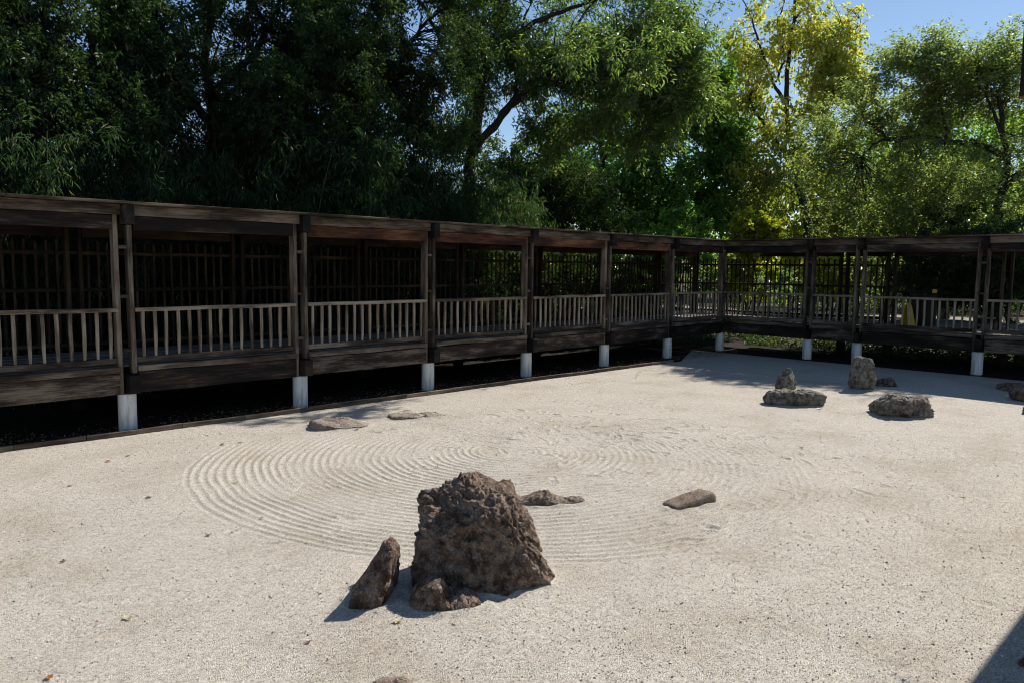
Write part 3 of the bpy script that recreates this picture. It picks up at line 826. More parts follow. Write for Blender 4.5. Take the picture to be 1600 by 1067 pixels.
def clump_leaves(r_, centers, outward, per, spread, leaf_l, leaf_w, droop=0.4, twigs=6, flatness=0.8, level=1.0):
    """sprigs of leaves round every clump centre"""
    m = len(centers)
    tw = rnd_dir(r_, m*twigs, 0.05, flatness).reshape(m, twigs, 3) + outward[:, None]*0.6
    tw[..., 2] -= droop*0.5
    tw /= np.linalg.norm(tw, axis=2)[..., None]
    tl = spread*r_.uniform(0.5, 1.3, (m, twigs, 1))
    ci = np.repeat(np.arange(m), per)
    ti = r_.integers(0, twigs, m*per)
    s = r_.random(m*per)**0.8
    base = centers[ci] + tw[ci, ti]*tl[ci, ti]*s[:, None]
    base[:, 2] -= droop*0.35*spread*s**2
    base += r_.normal(size=base.shape)*spread*0.10
    ax = tw[ci, ti]*0.7 + rnd_dir(r_, m*per)*0.9
    ax[:, 2] -= droop
    nr = rnd_dir(r_, m*per, level)
    ax[:, 2] /= max(1.0, level)
    sz = r_.uniform(0.7, 1.25, m*per)
    return base, ax, nr, leaf_l*sz, leaf_w*sz

def blob_points(r_, blobs, gap=-0.1, gfreq=0.35, shell=2.4):
    """clump centres through the union of ellipsoids, thinned by a noise so that gaps open"""
    cs, os_ = [], []
    for c, rad, n in blobs:
        c = np.asarray(c, float); rad = np.asarray(rad, float)*np.ones(3)
        k = int(n*1.7)
        d = rnd_dir(r_, k); q = r_.random(k)**(1/shell)
        q = q*(1 + 0.75*perlin(d*1.9 + c*0.37))
        p = c + d*rad*q[:, None]
        keep = perlin(p*gfreq + 7.7) > gap
        p, d = p[keep][:n], d[keep][:n]
        cs.append(p); os_.append(d)
    return np.concatenate(cs), np.concatenate(os_)

def build_tree(name, label, base, limbs, blobs, leaf, mat, bark, per, spread, seed, droop=0.4, gap=-0.1, gfreq=0.35, shell=2.4, twig_share=0.5, group=None, cat='tree', twig_r=0.012, sides=7, level=1.0):
    r_ = np.random.default_rng(seed)
    base = np.asarray(base, float)
    root = empty(name, tuple(base))
    nodes = []; paths = []
    for pts, r0, r1 in limbs:
        p = smooth_path(pts, max(6, len(pts)*4), 0.03, r_)
        rad = r0 + (r1-r0)*np.linspace(0, 1, len(p))**0.8
        paths.append((p-base, rad)); nodes.append(p[len(p)//3:])
    nodes = np.concatenate(nodes)
    tv, tf = tubes(paths, sides)
    trunk = link('trunk', mesh('trunk', tv, tf, True), M[bark], root)
    cs, out = blob_points(r_, blobs, gap, gfreq, shell)
    # thin branches that carry the clumps
    bp = []
    pick = r_.choice(len(cs), int(len(cs)*twig_share), replace=False)
    for i in pick:
        d2 = ((nodes-cs[i])**2).sum(1) + 0.0
        near = nodes[np.argsort(d2)[r_.integers(0, 3)]]
        L_ = np.linalg.norm(cs[i]-near)
        if L_ > 6 or L_ < 0.1: continue
        mid = (near+cs[i])/2 + r_.normal(size=3)*0.12*L_ + np.array([0, 0, 0.08*L_])
        p = smooth_path([near, mid, cs[i]], 5)
        w = twig_r*(0.8+0.35*L_)
        bp.append((p-base, np.linspace(w, 0.25*twig_r, 5)))
    if bp:
        bv, bf = tubes(bp, 4)
        link('branches', mesh('branches', bv, bf, True), M[bark], trunk)
    a = clump_leaves(r_, cs, out, per, spread, leaf[0], leaf[1], droop, level=level)
    v, f = leaves(a[0]-base, *a[1:])
    link('crown', mesh('crown', v, f), M[mat], root)
    tag(root, label, cat, group)
    return root

# ---- bamboo grove behind the long walkway
def bamboo(seed, h=6.2, culms=15, n_leaf=32000):
    r_ = np.random.default_rng(seed)
    root = empty('bamboo_clump')
    paths, tips = [], []
    for k in range(culms):
        b = np.array([r_.normal()*0.75, r_.normal()*0.5, -0.1])
        hh = h*r_.uniform(0.7, 1.1)
        lean = r_.normal(size=2)*0.5
        lean[1] -= 0.12
        t = np.linspace(0, 1, 9)
        p = np.column_stack([b[0]+lean[0]*t**2.2*1.3, b[1]+lean[1]*t**2.2*1.3, b[2]+hh*(t - 0.06*t**3)])
        paths.append((p, np.linspace(0.017, 0.004, 9)))
        m = n_leaf//culms//42
        s = r_.uniform(0.12, 1.0, m)
        q = np.column_stack([np.interp(s, t, p[:, j]) for j in range(3)])
        tips.append(q + r_.normal(size=q.shape)*np.array([0.38, 0.34, 0.12]))
    tv, tf = tubes(paths, 5)
    cu_ = link('culms', mesh('culms', tv, tf, True), M['culm'], root)
    cs = np.concatenate(tips)
    out = rnd_dir(r_, len(cs), 0.0, 0.4)
    a = clump_leaves(r_, cs, out, 42, 0.42, 0.15, 0.024, 0.95, 6)
    v, f = leaves(*a, fold=0.1)
    link('foliage', mesh('foliage', v, f), M['leaf_bamboo'], root)
    return root
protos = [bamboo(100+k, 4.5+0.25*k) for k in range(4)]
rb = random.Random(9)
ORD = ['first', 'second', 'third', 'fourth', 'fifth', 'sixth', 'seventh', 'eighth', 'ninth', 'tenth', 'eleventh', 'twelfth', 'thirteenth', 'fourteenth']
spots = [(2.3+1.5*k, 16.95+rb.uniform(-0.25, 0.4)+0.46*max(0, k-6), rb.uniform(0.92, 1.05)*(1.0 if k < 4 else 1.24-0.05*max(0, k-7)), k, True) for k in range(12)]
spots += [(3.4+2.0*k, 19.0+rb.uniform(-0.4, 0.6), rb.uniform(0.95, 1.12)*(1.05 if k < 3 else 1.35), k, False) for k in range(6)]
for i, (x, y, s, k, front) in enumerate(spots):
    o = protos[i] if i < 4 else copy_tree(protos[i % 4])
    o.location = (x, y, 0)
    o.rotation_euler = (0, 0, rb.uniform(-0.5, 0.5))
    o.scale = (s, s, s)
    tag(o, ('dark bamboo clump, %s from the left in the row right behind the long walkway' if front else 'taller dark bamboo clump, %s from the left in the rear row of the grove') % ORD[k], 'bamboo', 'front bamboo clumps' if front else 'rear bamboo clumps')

def blobs_at(lst, D):
    """(px, py, radius px, count, [depth offset]) -> ellipsoids at distance D"""
    out = []
    for b in lst:
        dd_ = D + (b[4] if len(b) > 4 else 0)
        c = P(b[0], b[1], dd_); s = b[2]/F_PX*dd_*1.05
        out.append((c, (s, s, s*0.85), b[3]))
    return out
def at(lst, D): return [P(a[0], a[1], D + (a[2] if len(a) > 2 else 0)) for a in lst]
def on_ground(px, D):
    p = P(px, 430, D); p[2] = -0.1; return p

# ---- dark trees closing the left background
D = 19.8
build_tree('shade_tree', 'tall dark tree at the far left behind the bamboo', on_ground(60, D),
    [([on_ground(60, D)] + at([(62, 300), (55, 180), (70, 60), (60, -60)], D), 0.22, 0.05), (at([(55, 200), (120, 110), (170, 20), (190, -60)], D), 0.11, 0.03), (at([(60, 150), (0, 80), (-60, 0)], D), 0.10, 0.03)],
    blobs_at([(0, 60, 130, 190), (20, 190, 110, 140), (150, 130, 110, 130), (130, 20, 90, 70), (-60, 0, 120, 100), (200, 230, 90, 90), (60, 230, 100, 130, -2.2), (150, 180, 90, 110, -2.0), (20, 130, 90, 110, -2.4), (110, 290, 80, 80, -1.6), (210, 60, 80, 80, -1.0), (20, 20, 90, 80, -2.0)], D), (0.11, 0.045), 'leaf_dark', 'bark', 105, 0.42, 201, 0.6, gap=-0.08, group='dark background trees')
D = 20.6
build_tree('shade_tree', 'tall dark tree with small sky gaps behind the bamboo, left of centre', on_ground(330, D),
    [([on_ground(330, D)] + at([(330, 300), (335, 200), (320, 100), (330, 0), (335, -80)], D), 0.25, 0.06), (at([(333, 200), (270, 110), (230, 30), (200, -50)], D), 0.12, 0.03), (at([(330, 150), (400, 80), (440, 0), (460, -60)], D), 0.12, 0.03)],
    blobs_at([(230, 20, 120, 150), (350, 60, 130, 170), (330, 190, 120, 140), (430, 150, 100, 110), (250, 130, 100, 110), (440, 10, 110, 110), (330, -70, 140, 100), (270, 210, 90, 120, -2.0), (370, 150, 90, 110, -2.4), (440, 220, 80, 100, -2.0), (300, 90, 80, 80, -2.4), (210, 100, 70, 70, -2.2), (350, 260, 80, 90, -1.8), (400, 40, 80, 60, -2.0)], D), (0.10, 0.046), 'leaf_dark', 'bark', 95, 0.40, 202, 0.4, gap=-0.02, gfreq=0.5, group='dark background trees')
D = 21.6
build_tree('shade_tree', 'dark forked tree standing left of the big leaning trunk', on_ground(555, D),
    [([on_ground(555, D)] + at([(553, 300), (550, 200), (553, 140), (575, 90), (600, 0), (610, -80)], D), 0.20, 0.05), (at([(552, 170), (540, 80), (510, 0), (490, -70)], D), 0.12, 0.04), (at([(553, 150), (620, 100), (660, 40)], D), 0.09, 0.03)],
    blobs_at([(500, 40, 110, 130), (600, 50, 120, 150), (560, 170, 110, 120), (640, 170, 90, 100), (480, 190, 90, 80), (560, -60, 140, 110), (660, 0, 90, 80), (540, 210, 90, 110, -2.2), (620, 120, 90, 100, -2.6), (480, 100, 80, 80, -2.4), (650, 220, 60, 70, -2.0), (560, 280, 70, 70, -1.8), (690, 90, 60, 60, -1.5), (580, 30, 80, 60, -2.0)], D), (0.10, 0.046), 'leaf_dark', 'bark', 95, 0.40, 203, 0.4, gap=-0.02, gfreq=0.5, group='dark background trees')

# ---- the big leaning tree in the middle
D = 24.0
build_tree('leaning_tree', 'big tree with leaning dark trunk and drooping crown above the middle of the walkway', on_ground(728, D),
    [([on_ground(728, D)] + at([(732, 330), (738, 240), (748, 160), (762, 100), (785, 40), (800, -40), (815, -120)], D), 0.26, 0.09),
     (at([(740, 240), (765, 205), (790, 172), (820, 145), (860, 132), (920, 100), (990, 90)], D), 0.13, 0.03),
     (at([(752, 222), (785, 185), (800, 160), (808, 120), (806, 80), (830, 0)], D), 0.10, 0.03),
     (at([(800, 165), (840, 130), (870, 100), (900, 40), (950, -20)], D), 0.08, 0.025),
     (at([(762, 100), (800, 60), (850, 30), (930, 0), (1000, -40)], D), 0.11, 0.03),
     (at([(748, 150), (700, 80), (660, 10), (620, -80)], D), 0.10, 0.03)],
    blobs_at([(880, 50, 105, 210), (980, 60, 110, 230), (1035, 60, 55, 80), (960, 160, 80, 120), (1040, 140, 55, 75), (780, 0, 110, 130), (700, 60, 70, 70), (870, -80, 140, 140), (850, 190, 40, 22), (690, 180, 55, 55), (1010, 200, 45, 45), (930, 120, 60, 60), (1070, 100, 36, 36), (1090, 150, 30, 25), (905, 175, 45, 35), (830, 110, 50, 40), (875, 150, 50, 45), (760, 60, 60, 55), (715, 130, 50, 50), (720, 220, 36, 30), (845, 225, 34, 26), (955, 75, 26, 12, -4.6), (1000, 95, 24, 10, -4.4), (1030, 60, 26, 10, -4.2), (900, 70, 26, 10, -5.0)], D), (0.155, 0.05), 'leaf_pecan', 'bark', 56, 0.52, 204, 0.5, gap=-0.05, twig_share=0.22, level=1.4, gfreq=0.45)

# ---- bright green tree behind
D = 41.0
build_tree('broadleaf_tree', 'fresh green broad leaved tree between the leaning tree and the yellow one', on_ground(945, D),
    [([on_ground(945, D)] + at([(944, 330), (942, 260), (940, 180), (960, 100), (980, 40)], D), 0.24, 0.06), (at([(942, 250), (1000, 200), (1060, 130), (1090, 90)], D), 0.12, 0.03), (at([(942, 230), (890, 180), (870, 140)], D), 0.08, 0.03)],
    blobs_at([(1080, 160, 85, 200), (1060, 260, 80, 170), (1120, 250, 45, 70), (1110, 130, 42, 60), (960, 250, 80, 110), (900, 230, 55, 60), (980, 330, 70, 110), (1080, 340, 70, 120), (880, 300, 60, 70), (1140, 190, 30, 35), (1120, 320, 45, 55), (1000, 150, 70, 60), (1030, 100, 60, 50)], D), (0.22, 0.16), 'leaf_maple', 'bark', 46, 0.72, 205, 0.35, gap=-0.1, gfreq=0.4, twig_share=0.25, level=1.4)

# ---- yellow tree
D = 40.0
build_tree('yellow_tree', 'autumn yellow tree with dark crooked limbs rising against the sky', on_ground(1268, D),
    [([on_ground(1268, D)] + at([(1262, 360), (1250, 295), (1240, 245), (1232, 200), (1228, 150), (1232, 90), (1240, 30), (1245, -30)], D), 0.30, 0.06),
     (at([(1243, 250), (1215, 228), (1200, 200), (1180, 175), (1170, 150)], D), 0.17, 0.04),
     (at([(1230, 170), (1205, 120), (1190, 80), (1175, 30), (1160, 0)], D), 0.11, 0.025),
     (at([(1212, 128), (1225, 85), (1215, 40), (1225, 5)], D), 0.07, 0.02),
     (at([(1235, 200), (1262, 165), (1280, 110), (1300, 60)], D), 0.10, 0.025),
     (at([(1252, 300), (1225, 268), (1195, 280)], D), 0.07, 0.02), (at([(1300, 60), (1332, 48), (1344, 36), (1340, 22)], D), 0.03, 0.008), (at([(1320, 60), (1345, 40), (1358, 32)], D), 0.025, 0.008), (at([(1240, 245), (1262, 215), (1290, 190), (1320, 150)], D), 0.09, 0.02)],
    blobs_at([(1255, 60, 75, 135), (1290, 80, 50, 70), (1180, 60, 42, 32), (1195, 150, 60, 70), (1270, 150, 65, 105), (1180, 230, 55, 80), (1310, 130, 45, 60), (1240, 260, 55, 60), (1175, 300, 50, 75), (1230, 10, 80, 60), (1350, 110, 35, 28), (1180, 340, 40, 50)], D), (0.19, 0.13), 'leaf_yellow', 'bark', 29, 0.72, 206, 0.6, gap=0.0, gfreq=0.5, twig_share=0.7, twig_r=0.016)

# ---- broad olive green tree on the right
D = 29.4
build_tree('spreading_tree', 'broad olive green tree with dark low spreading limbs at the right', on_ground(1560, D),
    [([on_ground(1560, D)] + at([(1560, 360), (1562, 310), (1575, 265), (1570, 220), (1560, 150)], D), 0.24, 0.06),
     (at([(1562, 300), (1590, 275), (1640, 240), (1700, 200)], D), 0.15, 0.04),
     (at([(1570, 250), (1530, 225), (1480, 222), (1440, 212), (1400, 218), (1370, 205), (1340, 170)], D), 0.12, 0.03),
     (at([(1400, 218), (1370, 222), (1340, 250)], D), 0.06, 0.02), (at([(1480, 222), (1470, 170), (1450, 120)], D), 0.07, 0.02),
     (at([(1567, 215), (1540, 150), (1520, 110)], D), 0.07, 0.02), (at([(1570, 280), (1540, 300), (1500, 330)], D), 0.07, 0.02)],
    blobs_at([(1460, 150, 80, 200), (1390, 170, 65, 130), (1340, 210, 60, 110), (1540, 140, 75, 180), (1620, 130, 80, 130), (1330, 300, 65, 120), (1420, 290, 70, 140), (1500, 270, 60, 90), (1400, 350, 60, 80), (1490, 350, 60, 80), (1640, 260, 60, 70), (1290, 250, 42, 50), (1590, 340, 60, 60), (1395, 120, 42, 50), (1445, 100, 45, 55), (1350, 165, 40, 45), (1500, 95, 45, 50), (1560, 85, 45, 45)], D), (0.12, 0.06), 'leaf_olive', 'bark', 46, 0.52, 207, 0.15, gap=-0.12, level=2.0, twig_share=0.3, gfreq=0.5)

# ---- two trees closing the view further back
D = 47.0
build_tree('broadleaf_tree', 'distant green tree showing through gaps of the olive green tree', on_ground(1480, D),
    [([on_ground(1480, D)] + at([(1480, 340), (1475, 260), (1485, 190)], D), 0.25, 0.06), (at([(1478, 290), (1540, 240), (1580, 200)], D), 0.1, 0.03)],
    blobs_at([(1400, 290, 70, 80), (1480, 240, 80, 100), (1570, 270, 80, 100), (1500, 340, 80, 80), (1600, 350, 70, 60), (1640, 220, 60, 50)], D), (0.24, 0.15), 'leaf_maple', 'bark', 60, 0.9, 208, 0.3)
D = 50.0
build_tree('broadleaf_tree', 'distant green tree low between the yellow tree and the olive green one', on_ground(1320, D),
    [([on_ground(1320, D)] + at([(1320, 340), (1315, 270), (1325, 220)], D), 0.25, 0.06), (at([(1318, 300), (1260, 270), (1230, 240)], D), 0.1, 0.03)],
    blobs_at([(1320, 280, 80, 90), (1240, 320, 60, 60), (1380, 330, 60, 60), (1290, 360, 70, 60), (1190, 370, 50, 40)], D), (0.24, 0.15), 'leaf_lime', 'bark', 60, 0.9, 209, 0.3)

D = 30.0
build_tree('evergreen_tree', 'dark low evergreen tree behind the sunlit end of the bamboo', on_ground(860, D),
    [([on_ground(860, D)] + at([(860, 370), (858, 310), (862, 250)], D), 0.14, 0.04), (at([(859, 340), (820, 290), (800, 260)], D), 0.06, 0.02), (at([(859, 330), (900, 290), (925, 270)], D), 0.06, 0.02)],
    blobs_at([(850, 270, 60, 90), (800, 300, 55, 70), (900, 300, 55, 80), (850, 350, 70, 90), (780, 250, 36, 30), (930, 350, 55, 70), (770, 350, 50, 50)], D), (0.13, 0.06), 'leaf_dark', 'bark', 80, 0.5, 210, 0.4, gap=-0.2)
for k, xx in enumerate((12.6, 14.6, 16.6, 18.6, 20.6, 22.4)):
    c_ = np.array([xx, 16.0 + 0.2*math.sin(k*2.1), 1.75]); b_ = np.array([xx, c_[1], -0.1])
    build_tree('shrub', 'dense dark shrub close behind the back fence, %s from the corner end' % ['sixth', 'fifth', 'fourth', 'third', 'second', 'first'][k], b_,
        [([b_, (b_+c_)/2+np.array([0.1, 0, 0]), c_], 0.05, 0.02), ([b_, c_+np.array([0.5, 0.1, 0.3])], 0.04, 0.015)],
        [(c_, (1.15, 0.8, 1.5), 95), (c_-np.array([0, 0, 0.9]), (1.1, 0.8, 0.8), 40)], (0.11, 0.05), 'leaf_dark', 'bark', 85, 0.32, 330+k, 0.4, gap=-0.3, cat='shrub', group='dark shrubs behind the back fence')

# ---- shrubs behind the right walkway
def shrub(name, label, px, py, rp, D, n, leaf, mat, seed, per=110, group=None, spread=0.4):
    c = P(px, py, D); s = rp/F_PX*D
    b = np.array([c[0], c[1], -0.1])
    build_tree(name, label, b, [([b, b + (c-b)*0.5 + np.array([0.1, 0, 0]), c], 0.05, 0.02), ([b, b+(c-b)*0.6+np.array([0.3, -0.3, 0]), c+np.array([0.4, -0.4, 0])], 0.04, 0.015)],
        [(c, (s, s, s*0.8), n), (c - np.array([0, 0, s*0.5]), (s*0.9, s*0.9, s*0.5), n//3)], leaf, mat, 'bark', per, spread, seed, 0.4, gap=-0.2, cat='shrub', group=group)
shrub('shrub', 'dark shrub behind the inner corner of the walkways', 1050, 392, 70, 34, 100, (0.14, 0.08), 'leaf_maple', 301)
shrub('shrub', 'small lime yellow shrub just above the right walkway roof, near the corner', 1182, 362, 32, 31, 50, (0.16, 0.11), 'leaf_lime', 302)
shrub('shrub', 'yellow green shrub seen through the fence pickets next to the corner post', 1165, 425, 40, 38, 34, (0.16, 0.11), 'leaf_lime', 303)
shrub('shrub', 'yellow green shrub seen through the fence of the second right bay', 1300, 425, 45, 42, 34, (0.16, 0.11), 'leaf_lime', 304)
shrub('shrub', 'large dark evergreen shrub filling the open bay of the right walkway', 1470, 405, 75, 29, 150, (0.12, 0.05), 'leaf_dark', 305)
shrub('shrub', 'dark evergreen shrub at the far right behind the walkway', 1580, 410, 70, 27.5, 130, (0.12, 0.05), 'leaf_dark', 306)
shrub('shrub', 'dark shrub left of the open bay under the olive green tree', 1385, 380, 48, 30, 70, (0.12, 0.06), 'leaf_olive', 307)

# ---- far wood that reads as one mass
r_ = np.random.default_rng(77)
bl = []
for k in range(34):
    a = R(-12 + 80*k/33)
    dd_ = r_.uniform(55, 72)
    hh = r_.uniform(4.5, 7.5)
    bl.append((np.array([dd_*math.cos(a), dd_*math.sin(a), hh*0.62]), np.array([4.5, 4.5, hh*0.62]), 50))
cs, out = blob_points(r_, bl, -0.2)
a = clump_leaves(r_, cs, out, 42, 1.1, 0.38, 0.22, 0.3)
v, f = leaves(*a)
tag(link('far_wood', mesh('far_wood', v, f), M['leaf_pecan']), 'far band of green wood behind the garden', 'wood', kind='stuff')

# ---- ground cover and litter behind the right walkway
r_ = np.random.default_rng(78)
n = 26000
x = r_.uniform(23.6, 33, n); y = r_.uniform(-2, 17.5, n)
keep = perlin(np.stack([x*0.7, y*0.7, x*0], -1)) > -0.08
x, y = x[keep], y[keep]
pos = np.column_stack([x, y, r_.uniform(-0.05, 0.16, len(x))])
v, f = leaves(pos, rnd_dir(r_, len(x), 0.3), rnd_dir(r_, len(x), 1.2), r_.uniform(0.08, 0.16, len(x)), r_.uniform(0.05, 0.09, len(x)))
tag(link('ground_cover', mesh('ground_cover', v, f), M['leaf_ivy']), 'low leafy ground cover behind the right walkway', 'ground cover', kind='stuff')
# pale path in the garden beyond
v, f = grid(np.arange(43, 47, 1.0), np.arange(-30, 45, 3.0), 0.02)
v[:, 0] += 1.5*np.sin(v[:, 1]*0.12)
tag(link('garden_path', mesh('garden_path', v, f, True), M['path']), 'pale path crossing the garden beyond the walkway', 'path', kind='structure')

# ------------------------------------------------------------------ things on and behind the right walkway
# sunlit landing that opens behind the walkway
ld = empty('deck_landing', (23.9, 6.0, 0))
for k in range(24):
    piece('deck_board', ld, 7.2, 0.13, 0.036, (0.09+k*0.138, -1.2, Z_DECK-0.02), 'wood_deck', ALY, key='ld%d' % (k % 3))
for yy in (-4.6, -1.2, 2.2):
    piece('joist', ld, 3.3, 0.12, 0.24, (1.65, yy, 0.84), 'wood_dark', key='lj')
    for xx in (0.2, 3.1):
        piece('post', ld, 0.78, 0.14, 0.14, (xx, yy, 0.33), 'wood_dark', UPR, key='lp')
tag(ld, 'sunlit plank landing opening behind the right walkway', 'deck')

fs = empty('floor_sign', (22.35, 7.05, Z_DECK), R(-20))
for sgn in (-1, 1):
    pv = np.array([(-0.15, 0, 0), (0.15, 0, 0), (0.09, 0, 0.62), (-0.09, 0, 0.62)], float)
    pv = np.concatenate([pv, pv + np.array([0, 0.016, 0])])
    pf = np.array([(0, 1, 2, 3), (7, 6, 5, 4), (0, 4, 5, 1), (1, 5, 6, 2), (2, 6, 7, 3), (3, 7, 4, 0)])
    link('panel', mesh('panel', pv, pf), M['yellow_sign'], fs, (0, 0.14*sgn, 0.002), (R(11)*sgn, 0, 0))
link('handle', mesh('handle', np.array([(-.05, -.03, .6), (.05, -.03, .6), (.05, .05, .6), (-.05, .05, .6), (-.05, -.03, .64), (.05, -.03, .64), (.05, .05, .64), (-.05, .05, .64)]), np.array([(3, 2, 1, 0), (4, 5, 6, 7), (0, 1, 5, 4), (1, 2, 6, 5), (2, 3, 7, 6), (3, 0, 4, 7)])), M['yellow_sign'], fs)
tag(fs, 'yellow folding floor sign standing on the right walkway behind the balusters', 'floor sign')

kb = empty('donation_cabinet', (23.2, 6.95, Z_DECK))
piece('body', kb, 0.92, 0.4, 1.1, (0, 0, 0.46), 'wood_black', UPR, key='kb')
piece('top', kb, 1.2, 0.5, 0.04, (0, 0, 0.94), 'wood_black', (0, 0, math.pi/2), key='kt')
lb_ = piece('label', kb, 0.11, 0.006, 0.10, (-0.6, -0.45, 0.99), 'wood_dark', (0, 0, math.pi/2), key='kl')
lb_.data = lb_.data.copy(); lb_.data.materials.clear(); lb_.data.materials.append(M['yellow_sign'])
lb_['label'] = 'small yellow label'
tag(kb, 'dark wooden cabinet with a small yellow label on the right walkway', 'cabinet')

stl = empty('stool', (23.4, 5.45, Z_DECK))
piece('seat', stl, 0.42, 0.3, 0.04, (0, 0, 0.30), 'wood_rail', (0, 0, math.pi/2), key='ss')
for sx in (-1, 1):
    for sy in (-1, 1):
        piece('leg', stl, 0.28, 0.05, 0.05, (0.11*sx, 0.16*sy, 0.14), 'wood_red', UPR, key='sl')
piece('apron', stl, 0.3, 0.2, 0.10, (0, 0, 0.225), 'wood_red', (0, 0, math.pi/2), key='sa')
tag(stl, 'low reddish wooden stool on the sunlit part of the right walkway', 'stool')

# ------------------------------------------------------------------ viewing pavilion: only the corner of its eave reaches into view
pv_ = empty('viewing_pavilion', (8.85, -0.93, 0))
piece('roof', pv_, 6.24, 4.2, 0.10, (-0.01, 0.02, 4.02), 'wood_black', key='pr')
piece('fascia', pv_, 6.3, 0.06, 0.44, (0.0, 2.13, 3.82), 'wood_black', key='pf')
piece('fascia', pv_, 4.17, 0.06, 0.44, (-3.12, 0.01, 3.82), 'wood_black', ALY, key='pf2')
piece('fascia_trim', pv_, 0.08, 0.05, 0.05, (-3.10, 2.135, 3.61), 'wood_red', key='pt')
for xx in (-2.4, 2.4):
    for yy in (-1.5, 1.5):
        piece('post', pv_, 3.9, 0.2, 0.2, (xx, yy, 1.98), 'wood_dark', UPR, key='pp')
piece('deck', pv_, 5.6, 3.7, 0.08, (0, -0.05, 0.96), 'wood_deck', key='pd')
for yy in (-1.8, 1.7):
    piece('rim_beam', pv_, 5.6, 0.1, 0.3, (0, yy, 0.76), 'wood_dark', key='pm')
tag(pv_, 'dark eave corner of a timber pavilion at the upper right edge', 'pavilion')

# ------------------------------------------------------------------ fallen leaves and twigs on the gravel
def leaf_obj(label, x, y, s, seed, rot=0.0, lobes=5, col=None):
    r_ = np.random.default_rng(seed)
    n = 20
    a = np.arange(n)/n*2*math.pi
    rr_ = s*(0.55 + 0.42*np.abs(np.cos(a*lobes/2.0))**1.5)*r_.uniform(0.85, 1.15, n)
    z = 0.25*s*np.abs(np.cos(a+r_.uniform(0, 3))) + 0.10*s*r_.random(n)
    v = np.column_stack([rr_*np.cos(a), rr_*np.sin(a)*0.75, z+0.004])
    v = np.concatenate([v, [[0, 0, 0.004]]])
    f = np.array([(k, (k+1) % n, n) for k in range(n)])
    zz = float(gravel_z(np.array([x]), np.array([y]))[0])
    root = empty('fallen_leaf', (x, y, zz+0.002), rot)
    link('blade', mesh('blade', v, f, True), col or M['dry_leaf'], root)
    sv, sf = tubes([(np.array([(0, 0, 0.006), (-s*0.6, 0.02*s, 0.012), (-s*1.3, 0.15*s, 0.004)]), np.array([0.0018, 0.0014, 0.001]))], 4)
    link('stalk', mesh('stalk', sv, sf), M['dry_leaf'], root)
    tag(root, label, 'leaf', 'dry leaves fallen on the gravel')
def U(px, py):
    d = fw + (px-800)/F_PX*cr + (533.5-py)/F_PX*cu
    t = -CAM_H/d[2]; return d[0]*t, d[1]*t
def fixed_leaf(name, stops):
    return leaf_mat(name, stops, 0.15, 0.6, 0.3)
pale = fixed_leaf('pale_dry_leaf', [(0, (0.40, 0.32, 0.21)), (1, (0.50, 0.42, 0.30))])
brown = fixed_leaf('brown_dry_leaf', [(0, (0.14, 0.07, 0.04)), (1, (0.20, 0.11, 0.06))])
orange = fixed_leaf('orange_dry_leaf', [(0, (0.30, 0.11, 0.04)), (1, (0.36, 0.15, 0.06))])
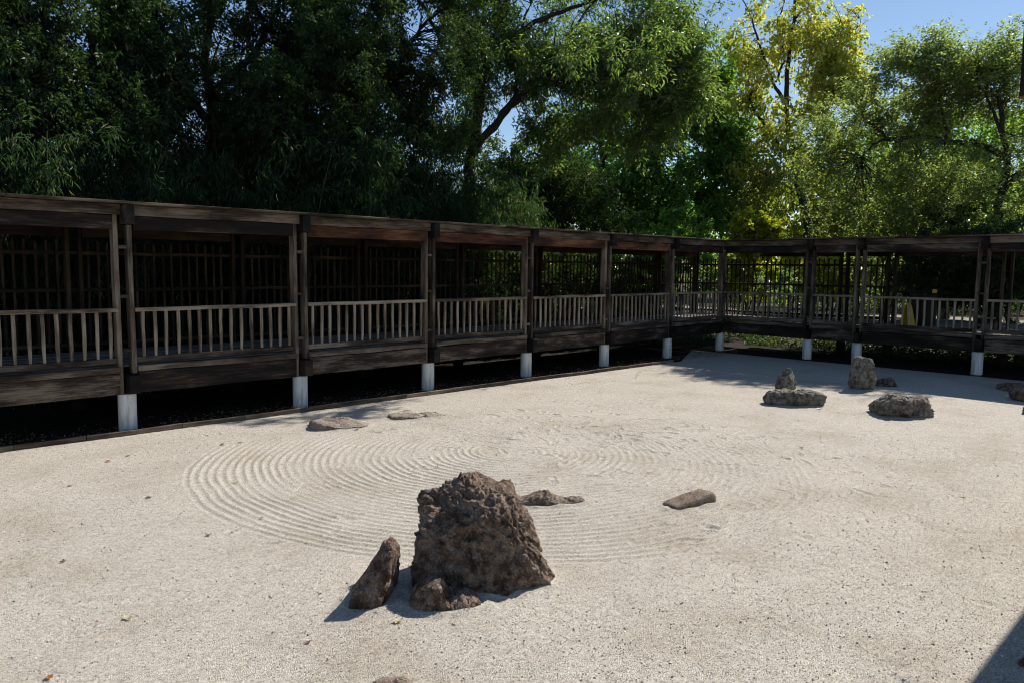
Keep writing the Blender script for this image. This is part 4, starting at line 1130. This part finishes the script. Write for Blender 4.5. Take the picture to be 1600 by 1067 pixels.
LEAVES = [
 ('pale star shaped dry leaf just in front of the slender stone', 622, 972, 0.055, pale),
 ('largest curled pale brown leaf on the gravel at lower left', 200, 967, 0.055, pale),
 ('brown leaf pair member nearest the left edge, halfway down the gravel', 97, 878, 0.035, brown),
 ('dark curled leaf beside a twig outside the left of the rings', 232, 778, 0.05, brown),
 ('brown leaf below the edging at the far left', 110, 759, 0.045, orange),
 ('reddish leaf between the edging and the rings at left', 168, 721, 0.05, orange),
 ('orange brown leaf lying inside the left rings', 408, 810, 0.035, orange),
 ('pale dry leaf lying on the outer left rings', 367, 754, 0.05, pale),
 ('orange brown leaf just above the rings, below the left flat rock', 347, 695, 0.055, orange),
 ('dark brown leaf above the rings, right of an orange one', 375, 692, 0.045, brown),
 ('small brown leaf on the lowest rings left of the slender stone', 477, 851, 0.03, brown),
 ('small brown leaf just outside the lower left of the rings', 326, 837, 0.04, brown),
 ('reddish brown leaf at the very bottom left', 77, 1061, 0.04, orange),
 ('lone dark leaf on a scuffed patch in front of the slender stone', 482, 1004, 0.035, brown),
 ('tan leaf left of the largest curled leaf', 152, 972, 0.02, orange),
 ('dark leaf under the edging near the second pier', 201, 712, 0.045, brown),
 ('small rusty leaf at the foot of the left flat rock', 557, 672, 0.05, orange),
 ('pale dry leaf on the gravel in front of the low flat far stone', 1280, 639, 0.08, pale),
 ('dry twiggy leaf on bare gravel right of the rings', 1505, 777, 0.05, pale),
 ('small dark leaf on bare gravel below the pointed far stone', 1252, 699, 0.06, brown),
]
for i, (lab, px, py, s, c) in enumerate(LEAVES):
    x, y = U(px, py)
    leaf_obj(lab, x, y, s*0.78, 500+i, rot=i*1.7, col=c)

# crumbs of leaf, bark and dark grit scattered on the court
r_ = np.random.default_rng(90)
n = 1500
dd_ = 3.2 + 12*r_.random(n)**1.3; aa = YAW + R(36)*(r_.random(n)*2-1)
px_, py_ = dd_*np.cos(aa), dd_*np.sin(aa)
k2 = 500
px_ = np.concatenate([px_, r_.uniform(2.2, 17.5, k2)]); py_ = np.concatenate([py_, kerb_y(px_[-k2:]) - 0.05 - np.abs(r_.normal(size=k2))*0.30])
# a broken dark line of litter near the far end of the edging
lx = r_.uniform(12.3, 16.0, 260); px_ = np.concatenate([px_, lx]); py_ = np.concatenate([py_, 10.35 + 0.25*np.sin(lx*2.1) + r_.normal(size=260)*0.05 + 0.12*(lx-12.3)])
ok = (py_ < kerb_y(px_)-0.04) & (py_ > 0.5)
px_, py_ = px_[ok], py_[ok]
pos = np.column_stack([px_, py_, gravel_z(px_, py_)+0.004])
sz = r_.uniform(0.006, 0.022, len(px_))
ax = rnd_dir(r_, len(px_), 0.0, 0.25)
v, f = leaves(pos, ax, rnd_dir(r_, len(px_), 1.5), sz, sz*r_.uniform(0.25, 0.7, len(px_)))
tag(link('leaf_litter', mesh('leaf_litter', v, f), M['dry_leaf']), 'tiny dark crumbs of leaf and bark scattered over the gravel', 'litter', kind='stuff')
# pale leaf litter on the mulch bed
n = 2600
x = r_.uniform(0, 22, n); y = kerb_y(x) + 0.05 + np.abs(r_.normal(size=n))*0.5
pos = np.column_stack([x, y, np.full(n, 0.03)+r_.uniform(0, 0.02, n)])
sz = r_.uniform(0.02, 0.06, n)
v, f = leaves(pos, rnd_dir(r_, n, 0.05, 0.25), rnd_dir(r_, n, 1.5), sz, sz*0.5)
tag(link('mulch_litter', mesh('mulch_litter', v, f), M['dry_leaf']), 'dry leaf litter on the mulch bed behind the edging', 'litter', kind='stuff')
